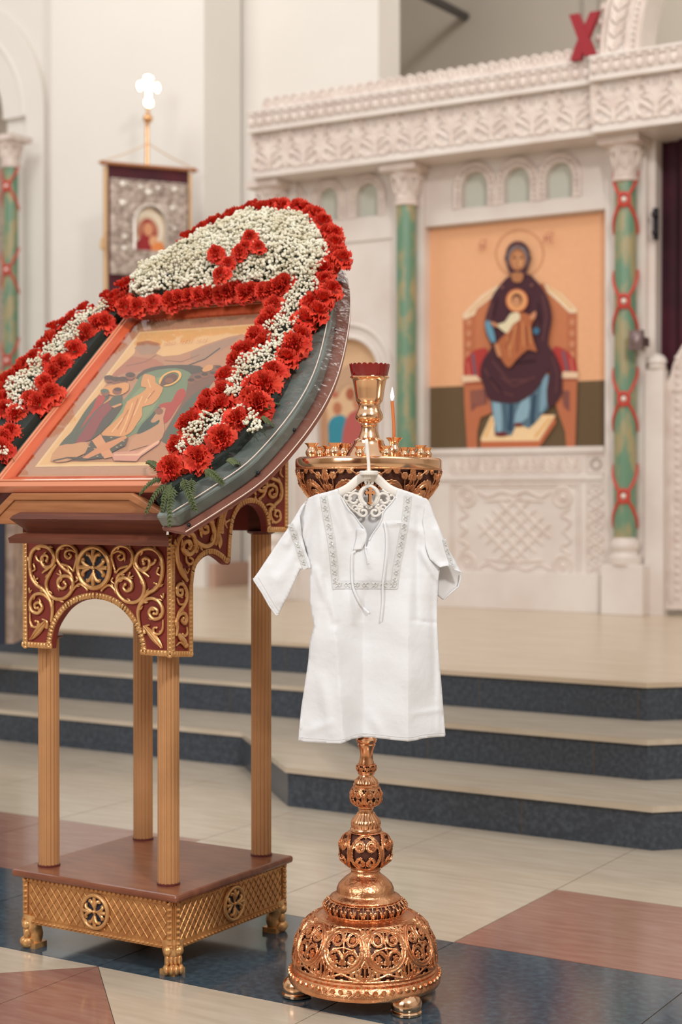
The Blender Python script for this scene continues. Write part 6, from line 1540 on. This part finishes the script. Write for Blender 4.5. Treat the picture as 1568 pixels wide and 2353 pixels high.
for s in (-1, 1):
    X = lambda x: 810+s*(x-810)
    m.tube([h5(810+s*(56*math.cos(t)), 420+66*math.sin(t)) for t in [PI*k/20-PI/2 for k in range(21)]], .0036, 8, flat=-fwd, fn=.5)
    m.tube([h5(810+s*(72*math.cos(t)), 420+72*math.sin(t)) for t in [PI*k/20-PI/2 for k in range(3, 19)]], .0016, 8, flat=-fwd, fn=.6)
    sc5(X(913), 445, 48, 22, PI if s > 0 else 0, s*.95, .0028); sc5(X(965), 430, 34, 12, PI if s > 0 else 0, -s*.8); sc5(X(850), 535, 38, 14, -PI/2, s*1.1, .0028); sc5(X(905), 505, 26, 10, PI/2, -s*1.0); sc5(X(826), 328, 20, 8, PI/2, s*.9); sc5(X(872), 490, 16, 6, 0, s*.8); sc5(X(820), 497, 12, 5, PI/2, s*.8, .0015); sc5(X(985), 470, 18, 8, PI/2, s*.8)
    P_ = cat_rom([h5(X(900), 375), h5(X(935), 400), h5(X(960), 398), h5(X(1000), 390)], 4); m.tube(P_, .002, 6)
    P_ = cat_rom([h5(X(875), 560), h5(X(905), 530), h5(X(940), 505), h5(X(965), 470), h5(X(990), 440)], 4); m.tube(P_, .002, 6)
part('scroll_work', m, hang_m, hg)
def crs(w_, o):
    pts = []
    for k in range(4):
        a = -PI/2+k*PI/2; d = (math.cos(a), math.sin(a)); e = (-d[1], d[0]); L_ = (38, 34, 84, 34)[k]
        for u, v in ((9, 9), (L_*.62, 8), (L_*.74, 15), (L_*.84, 15), (L_*.9, 9), (L_, 5), (L_, -5), (L_*.9, -9), (L_*.84, -15), (L_*.74, -15), (L_*.62, -8), (9, -9)) if k != 2 else ((9, 9), (58, 8), (64, 15), (72, 15), (76, 9), (84, 4), (84, -4), (76, -9), (72, -15), (64, -15), (58, -8), (9, -9)):
            pts.append((816+d[0]*u+e[0]*v*-1, 400+d[1]*u+e[1]*v*-1))
    c = pts; order = []
    return pts
def crs_poly(gx=0, gy=0):
    pts = []
    for k, L_ in ((0, 40), (1, 36), (2, 84), (3, 36)):
        a = -PI/2+k*PI/2; d = (math.cos(a), math.sin(a)); e = (-math.sin(a), math.cos(a))
        Lb = L_-18
        for u, v in ((9, -9), (Lb, -9), (Lb+3, -16), (Lb+9, -16), (Lb+12, -8), (L_, -3), (L_, 3), (Lb+12, 8), (Lb+9, 16), (Lb+3, 16), (Lb, 9)):
            pts.append((818+gx+d[0]*u+e[0]*v, 398+gy+d[1]*u+e[1]*v))
    return pts
m = MB(); m.prism([h5(x, y, H0+.006) for x, y in crs_poly()], -fwd*.003); part('wooden_cross', m, cross_w, hg, 'small honey wood cross', smooth=False)
m = MB(); m.prism([h5(x, y, H0+.004) for x, y in crs_poly(-8, 3)], -fwd*.002); part('cross_backing', m, dark_w, hg, smooth=False)
